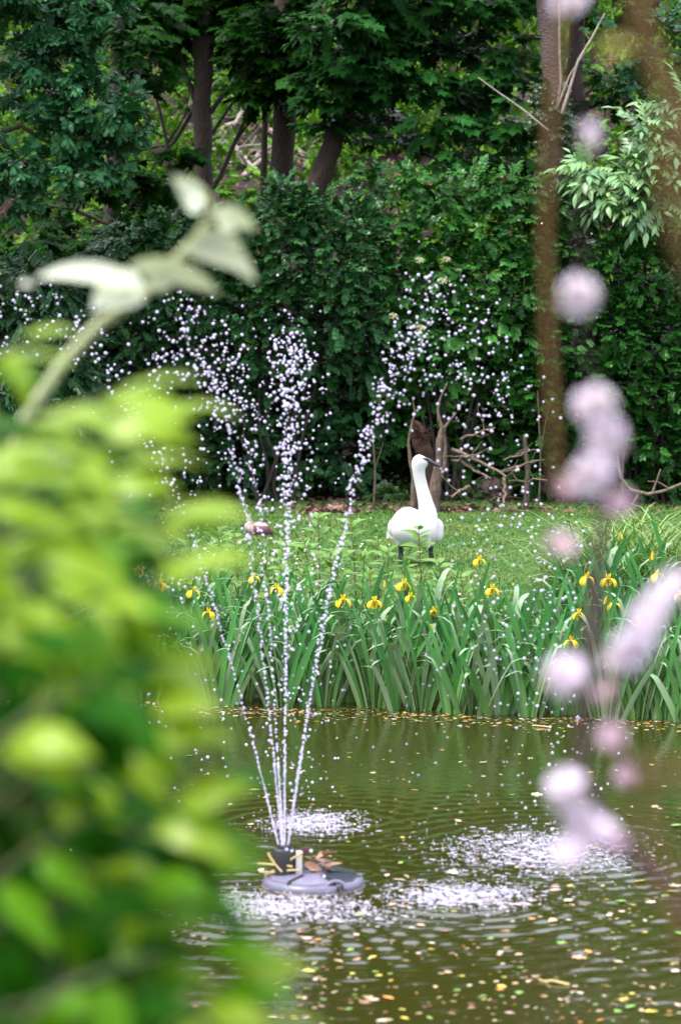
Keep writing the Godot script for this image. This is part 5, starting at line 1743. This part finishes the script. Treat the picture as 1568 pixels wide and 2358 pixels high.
func make_near_shrub() -> void:
	var r := RandomNumberGenerator.new()
	r.seed = 1100
	var meshes := []
	for i in 8:
		meshes.append(near_leaf(r.randf_range(0.085, 0.135), r.randf_range(0.042, 0.064), r.randf_range(0.5, 1.5), r.randf_range(0.1, 0.4), Color.WHITE))
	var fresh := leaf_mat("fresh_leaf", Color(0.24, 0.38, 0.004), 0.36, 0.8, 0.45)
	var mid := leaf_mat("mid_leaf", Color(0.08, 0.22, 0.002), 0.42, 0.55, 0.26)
	var deep := leaf_mat("self_shadow_leaf", Color(0.011, 0.07, 0.001), 0.45, 0.25, 0.14)  # darkest green stands for self-shadow low down and inside the shrub
	var stem := plain("green_twig", Color(0.05, 0.075, 0.015), 0.7)
	var foot := Vector3(-1.02, ground(-1.02, -3.1) - 0.05, -3.1)
	var t := thing("leafy_shrub", foot)
	var shoots := [[55, 775, 3.46, 0], [-15, 830, 3.13, 0], [375, 950, 3.46, 0], [275, 900, 3.13, 0], [245, 1010, 2.97, 0], [275, 1080, 2.97, 0], [95, 960, 2.80, 0], [430, 1300, 3.13, 0], [400, 1185, 3.30, 0], [345, 1180, 3.13, 0], [365, 1320, 2.97, 0], [305, 1420, 2.97, 0], [365, 1510, 2.97, 0], [355, 1620, 2.97, 0], [335, 1700, 2.97, 0], [225, 1380, 2.64, 0], [125, 1200, 2.64, 0], [15, 1120, 2.64, 0], [155, 1300, 2.80, 0], [495, 1800, 3.13, 1], [450, 1880, 3.30, 1], [405, 1850, 2.97, 0], [465, 1990, 3.13, 1], [440, 2000, 3.46, 1], [445, 2080, 2.97, 1], [485, 2180, 2.97, 0], [535, 2260, 2.97, 0], [595, 2350, 2.97, 0], [485, 2330, 2.80, 0], [245, 1560, 2.64, 0], [255, 1720, 2.80, 1], [345, 2020, 2.80, 1], [375, 2200, 2.64, 1], [225, 1880, 2.80, 1], [185, 2080, 2.80, 1], [275, 2300, 2.64, 1], [55, 1480, 2.64, 1], [105, 2300, 2.64, 1]]
	var n := 0
	for s in shoots:
		var tip := at(s[0], s[1], s[2])
		var back := at(s[0] - r.randf_range(240, 340), s[1] + r.randf_range(120, 240), s[2] + r.randf_range(-0.15, 0.4))
		var b := MB.new()
		var pts := []
		var root := Vector3(foot.x + r.randf_range(-0.15, 0.1), foot.y, foot.z + r.randf_range(-0.2, 0.2))
		for i in 9:
			var u := i / 8.0
			var a := root.lerp(back, clampf(u / 0.6, 0, 1))
			if u > 0.6: a = back.lerp(tip, (u - 0.6) / 0.4) + Vector3(0, sin((u - 0.6) / 0.4 * PI) * 0.012, 0)
			pts.append(a - foot)
		b.tube(pts, taper(8, 0.010, 0.0026), 6, Color.WHITE)
		part(t, "twig", b.mesh(), stem)
		var d := (tip - back)
		for i in 7:
			if n >= 300: break
			var u := 0.1 + 0.9 * i / 6.0
			var p := back.lerp(tip, u) - foot
			var sg := 1.0 if i % 2 else -1.0
			var ang := r.randf_range(-1.35, 0.35)
			var x := Vector3(cos(ang), sin(ang), sg * r.randf_range(0.1, 0.7))
			if i == 6: x = d.normalized() + Vector3(0.3, -0.25, 0)
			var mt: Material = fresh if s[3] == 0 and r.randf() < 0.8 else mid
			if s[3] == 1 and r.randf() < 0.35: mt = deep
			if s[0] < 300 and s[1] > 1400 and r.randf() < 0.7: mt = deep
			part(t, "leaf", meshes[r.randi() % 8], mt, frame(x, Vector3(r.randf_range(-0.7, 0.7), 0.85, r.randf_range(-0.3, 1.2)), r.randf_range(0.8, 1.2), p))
			n += 1
	# the crowd of leaves inside, their green darkened for shade
	var xfs := []
	var cols := []
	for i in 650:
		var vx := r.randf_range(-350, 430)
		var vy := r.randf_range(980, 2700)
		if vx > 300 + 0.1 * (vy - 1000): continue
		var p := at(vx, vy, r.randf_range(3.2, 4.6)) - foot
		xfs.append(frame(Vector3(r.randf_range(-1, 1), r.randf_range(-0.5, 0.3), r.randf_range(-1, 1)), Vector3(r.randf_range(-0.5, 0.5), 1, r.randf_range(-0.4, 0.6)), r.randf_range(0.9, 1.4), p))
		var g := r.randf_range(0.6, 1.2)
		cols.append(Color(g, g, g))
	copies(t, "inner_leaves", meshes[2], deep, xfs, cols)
	tag(t, "blurred bright yellow green leafy shrub close in front of the pond", "shrub")
	# the taller branch behind it with pale leaves
	var D := 4.3
	var foot2 := at(-150, 1179, D)
	foot2.y = ground(foot2.x, foot2.z) - 0.03
	var t2 := thing("pale_leaved_branch", foot2)
	var pale := leaf_mat("pale_leaf", Color(0.6, 0.64, 0.5), 0.5, 0.4, 0.6)
	var pst := plain("pale_twig_green", Color(0.36, 0.4, 0.2), 0.6)
	var sb := MB.new()
	var sp := [Vector3.ZERO]
	for q in [[-60, 1300], [60, 960], [150, 830], [230, 745], [330, 680], [395, 610], [450, 545], [492, 490], [470, 440], [440, 415]]:
		sp.append(at(q[0], q[1], D) - foot2)
	sb.tube(sp, [0.012, 0.012, 0.011, 0.011, 0.0105, 0.0095, 0.008, 0.006, 0.005, 0.004, 0.0028], 7, Color.WHITE)
	part(t2, "stem", sb.mesh(), pst)
	# each leaf: base, middle, tip, width
	var lv := [[345, 668, 200, 600, 85, 640, 44], [330, 655, 265, 640, 215, 715, 66], [300, 612, 410, 605, 505, 675, 50], [345, 668, 270, 690, 225, 705, 50], [425, 580, 530, 540, 588, 650, 60], [430, 560, 490, 545, 560, 560, 50], [495, 492, 545, 490, 588, 530, 44], [455, 470, 440, 440, 398, 405, 42], [470, 455, 430, 490, 425, 470, 40], [340, 660, 370, 640, 420, 640, 40], [500, 500, 520, 520, 560, 515, 36], [60, 650, 80, 650, 45, 655, 20]]
	for s in lv:
		var a := at(s[0], s[1], D + r.randf_range(-0.05, 0.02)) - foot2
		var m := at(s[2], s[3], D - r.randf_range(0.0, 0.06)) - foot2
		var c := at(s[4], s[5], D - r.randf_range(0.0, 0.12)) - foot2
		var pts := []
		var ws := []
		for i in 9:
			var u := i / 8.0
			pts.append(a.lerp(m, u).lerp(m.lerp(c, u), u))
			ws.append(maxf(0.0012, s[6] * 0.6 / F * D * pow(sin(PI * pow(u, 0.8)), 0.8)))
		var lb := MB.new()
		var run: Vector3 = (c - a).normalized()
		lb.ribbon(pts, ws, Vector3(-run.y, run.x, 0.45).normalized(), -0.15, Color.WHITE, Color.WHITE)
		part(t2, "leaf", lb.mesh(), pale)
	tag(t2, "blurred branch with pale silvery leaves rising above the bright shrub", "branch")

func blossom_mesh(sd: int, tint: Color) -> ArrayMesh:
	rng.seed = sd
	var b := MB.new()
	for k in 2:
		for i in 5:
			var a := TAU * (i + 0.5 * k) / 5 + rng.randf_range(-0.2, 0.2)
			var o := Vector3(cos(a), 0, sin(a))
			var h := 0.004 + 0.006 * k
			b.ribbon([Vector3.ZERO, o * 0.006 + Vector3(0, h * 0.4, 0), o * (0.013 - 0.003 * k) + Vector3(0, h, 0), o * (0.016 - 0.004 * k) + Vector3(0, h * 1.4, 0)], [0.001, 0.006, 0.0075, 0.003], Vector3(-sin(a), 0, cos(a)), -0.3, tint, tint * rng.randf_range(0.95, 1.05))
	for i in 6:
		var a := TAU * i / 6
		b.tube([Vector3.ZERO, Vector3(cos(a) * 0.003, 0.009, sin(a) * 0.003)], [0.0003, 0.0006], 4, Color(0.7, 0.6, 0.3))
	b.ball(Vector3(0, -0.002, 0), Vector3(0.003, 0.004, 0.003), 4, 6, Color(0.2, 0.05, 0.1))
	return b.mesh()

func make_blossom() -> void:
	var r := RandomNumberGenerator.new()
	r.seed = 1200
	var foot := Vector3(1.3, 0, -2.5)
	foot.y = ground(foot.x, foot.z) - 0.05
	var t := thing("blossom_shrub", foot)
	var brown := bark("blossom_bark", Color(0.10, 0.05, 0.010), Color(0.18, 0.095, 0.025), Vector3(8, 8, 8))
	var plum := bark("plum_twig", Color(0.05, 0.022, 0.035), Color(0.12, 0.06, 0.08), Vector3(8, 8, 8))
	var rosy := bark("rosy_twig", Color(0.22, 0.11, 0.12), Color(0.4, 0.25, 0.27), Vector3(8, 8, 8))
	# main upright outside the frame
	var b := MB.new()
	var main := []
	for i in 9: main.append(Vector3(0.01 * sin(i), i * 0.36, 0.02 * cos(i * 1.7)))
	b.tube(main, taper(8, 0.022, 0.008), 9, Color.WHITE)
	part(t, "stem", b.mesh(), brown)
	# twigs: [material, depth, radius in mm, points]
	var tw := [[0, 1.9, 4.1, [[1420, -520], [1330, -200], [1292, 60], [1266, 300], [1256, 520], [1262, 780], [1274, 960], [1284, 1140]]], [1, 2.0, 5.5, [[1800, 2350], [1560, 2080], [1420, 1930], [1372, 1850], [1335, 1780], [1345, 1640], [1368, 1480], [1376, 1300], [1390, 1160], [1400, 1060]]], [2, 2.0, 4.5, [[1800, 1150], [1650, 1240], [1560, 1330], [1480, 1440], [1410, 1550], [1405, 1640], [1425, 1720], [1450, 1800]]], [0, 1.35, 6.5, [[1440, -420], [1460, -60], [1485, 80], [1530, 200], [1620, 330], [1800, 420]]], [0, 0.95, 5.0, [[1540, 300], [1560, 480], [1640, 700], [1800, 800]]], [0, 1.1, 4.0, [[1440, 1780], [1490, 1900], [1530, 2020], [1600, 2200], [1800, 2500]]], [1, 2.0, 3.5, [[1376, 1300], [1330, 1560]]], [1, 2.0, 0.9, [[1400, 1060], [1380, 960], [1340, 760], [1335, 560], [1345, 330], [1315, 20], [1400, -300]]]]
	for q in tw:
		var pts := []
		for p in q[3]: pts.append(at(p[0], p[1], q[1] * 1.5) - foot)
		var first: Vector3 = pts[0]
		var joined := Vector3(0, clampf(first.y - 0.15, 0.3, 2.8), 0)
		if q[3].size() > 2 and q[3][0][0] != 1400: pts.push_front(joined)
		var c := Curve3D.new()
		for p in pts: c.add_point(p)
		var w := MB.new()
		var rr: float = q[2] * 0.00135
		w.tube(pts, taper(pts.size() - 1, rr * 1.1, rr * 0.8), 7, Color.WHITE)
		part(t, "twig", w.mesh(), [brown, plum, rosy][q[0]])
	var petal_m := leaf_mat("blossom_petal", Color.WHITE, 0.55, 0.4)
	var white := []
	var pink := []
	for i in 3:
		white.append(blossom_mesh(1210 + i, Color(0.86, 0.76, 0.98)))
		pink.append(blossom_mesh(1220 + i, Color(0.70, 0.50, 0.68)))  # dimmer pink tint stands for shading on the rear blossoms
	# [x, y, size, pink, depth]
	var fl := [[1345, 315, 0.95, 0], [1330, 682, 1.15, 0], [1370, 938, 1.2, 0], [1402, 1010, 1.2, 0], [1366, 1095, 1.25, 0], [1292, 1130, 0.7, 1], [1285, 1262, 0.9, 1], [1432, 1160, 0.8, 1], [1302, 1552, 1.2, 0], [1545, 1345, 0.8, 0], [1520, 1380, 0.9, 0], [1495, 1415, 1.0, 0], [1470, 1455, 1.1, 0], [1445, 1495, 1.1, 0], [1422, 1530, 1.0, 0], [1308, 1820, 1.2, 0], [1445, 1790, 0.85, 1], [1345, 1905, 1.15, 0], [1388, 1925, 0.95, 0], [1308, 1965, 0.9, 0], [1312, 8, 1.0, 0], [1412, 1700, 0.85, 1], [1400, 1600, 0.8, 1], [1330, 1880, 0.8, 0], [1415, 1940, 0.7, 1]]
	for s in fl:
		var k := 2 if s[2] > 1.05 else 1
		for j in k:
			var p := at(s[0] + r.randf_range(-5, 5) * j, s[1] + r.randf_range(-5, 5) * j, 2.95) - foot
			var bm: Mesh = (pink if s[3] else white)[r.randi() % 3]
			part(t, "blossom", bm, petal_m, frame(Vector3(r.randf_range(-1, 1), r.randf_range(-0.3, 0.3), r.randf_range(-1, 1)), Vector3(r.randf_range(-0.4, 0.4), 0.6 if j == 0 else -0.3, 0.9), 1.28 * s[2], p))
	# one yellowing leaf near the top
	part(t, "leaf", near_leaf(0.028, 0.016, 0.6, 0.2, Color.WHITE), leaf_mat("yellow_leaf", Color(0.28, 0.2, 0.02), 0.5, 0.3), frame(Vector3(-1, -0.3, 0.2), Vector3(0.2, 0.6, 0.8), 1.0, at(1448, 100, 2.1) - foot))
	tag(t, "blurred shrub twigs strung with lilac pink blossoms close to the camera", "shrub")
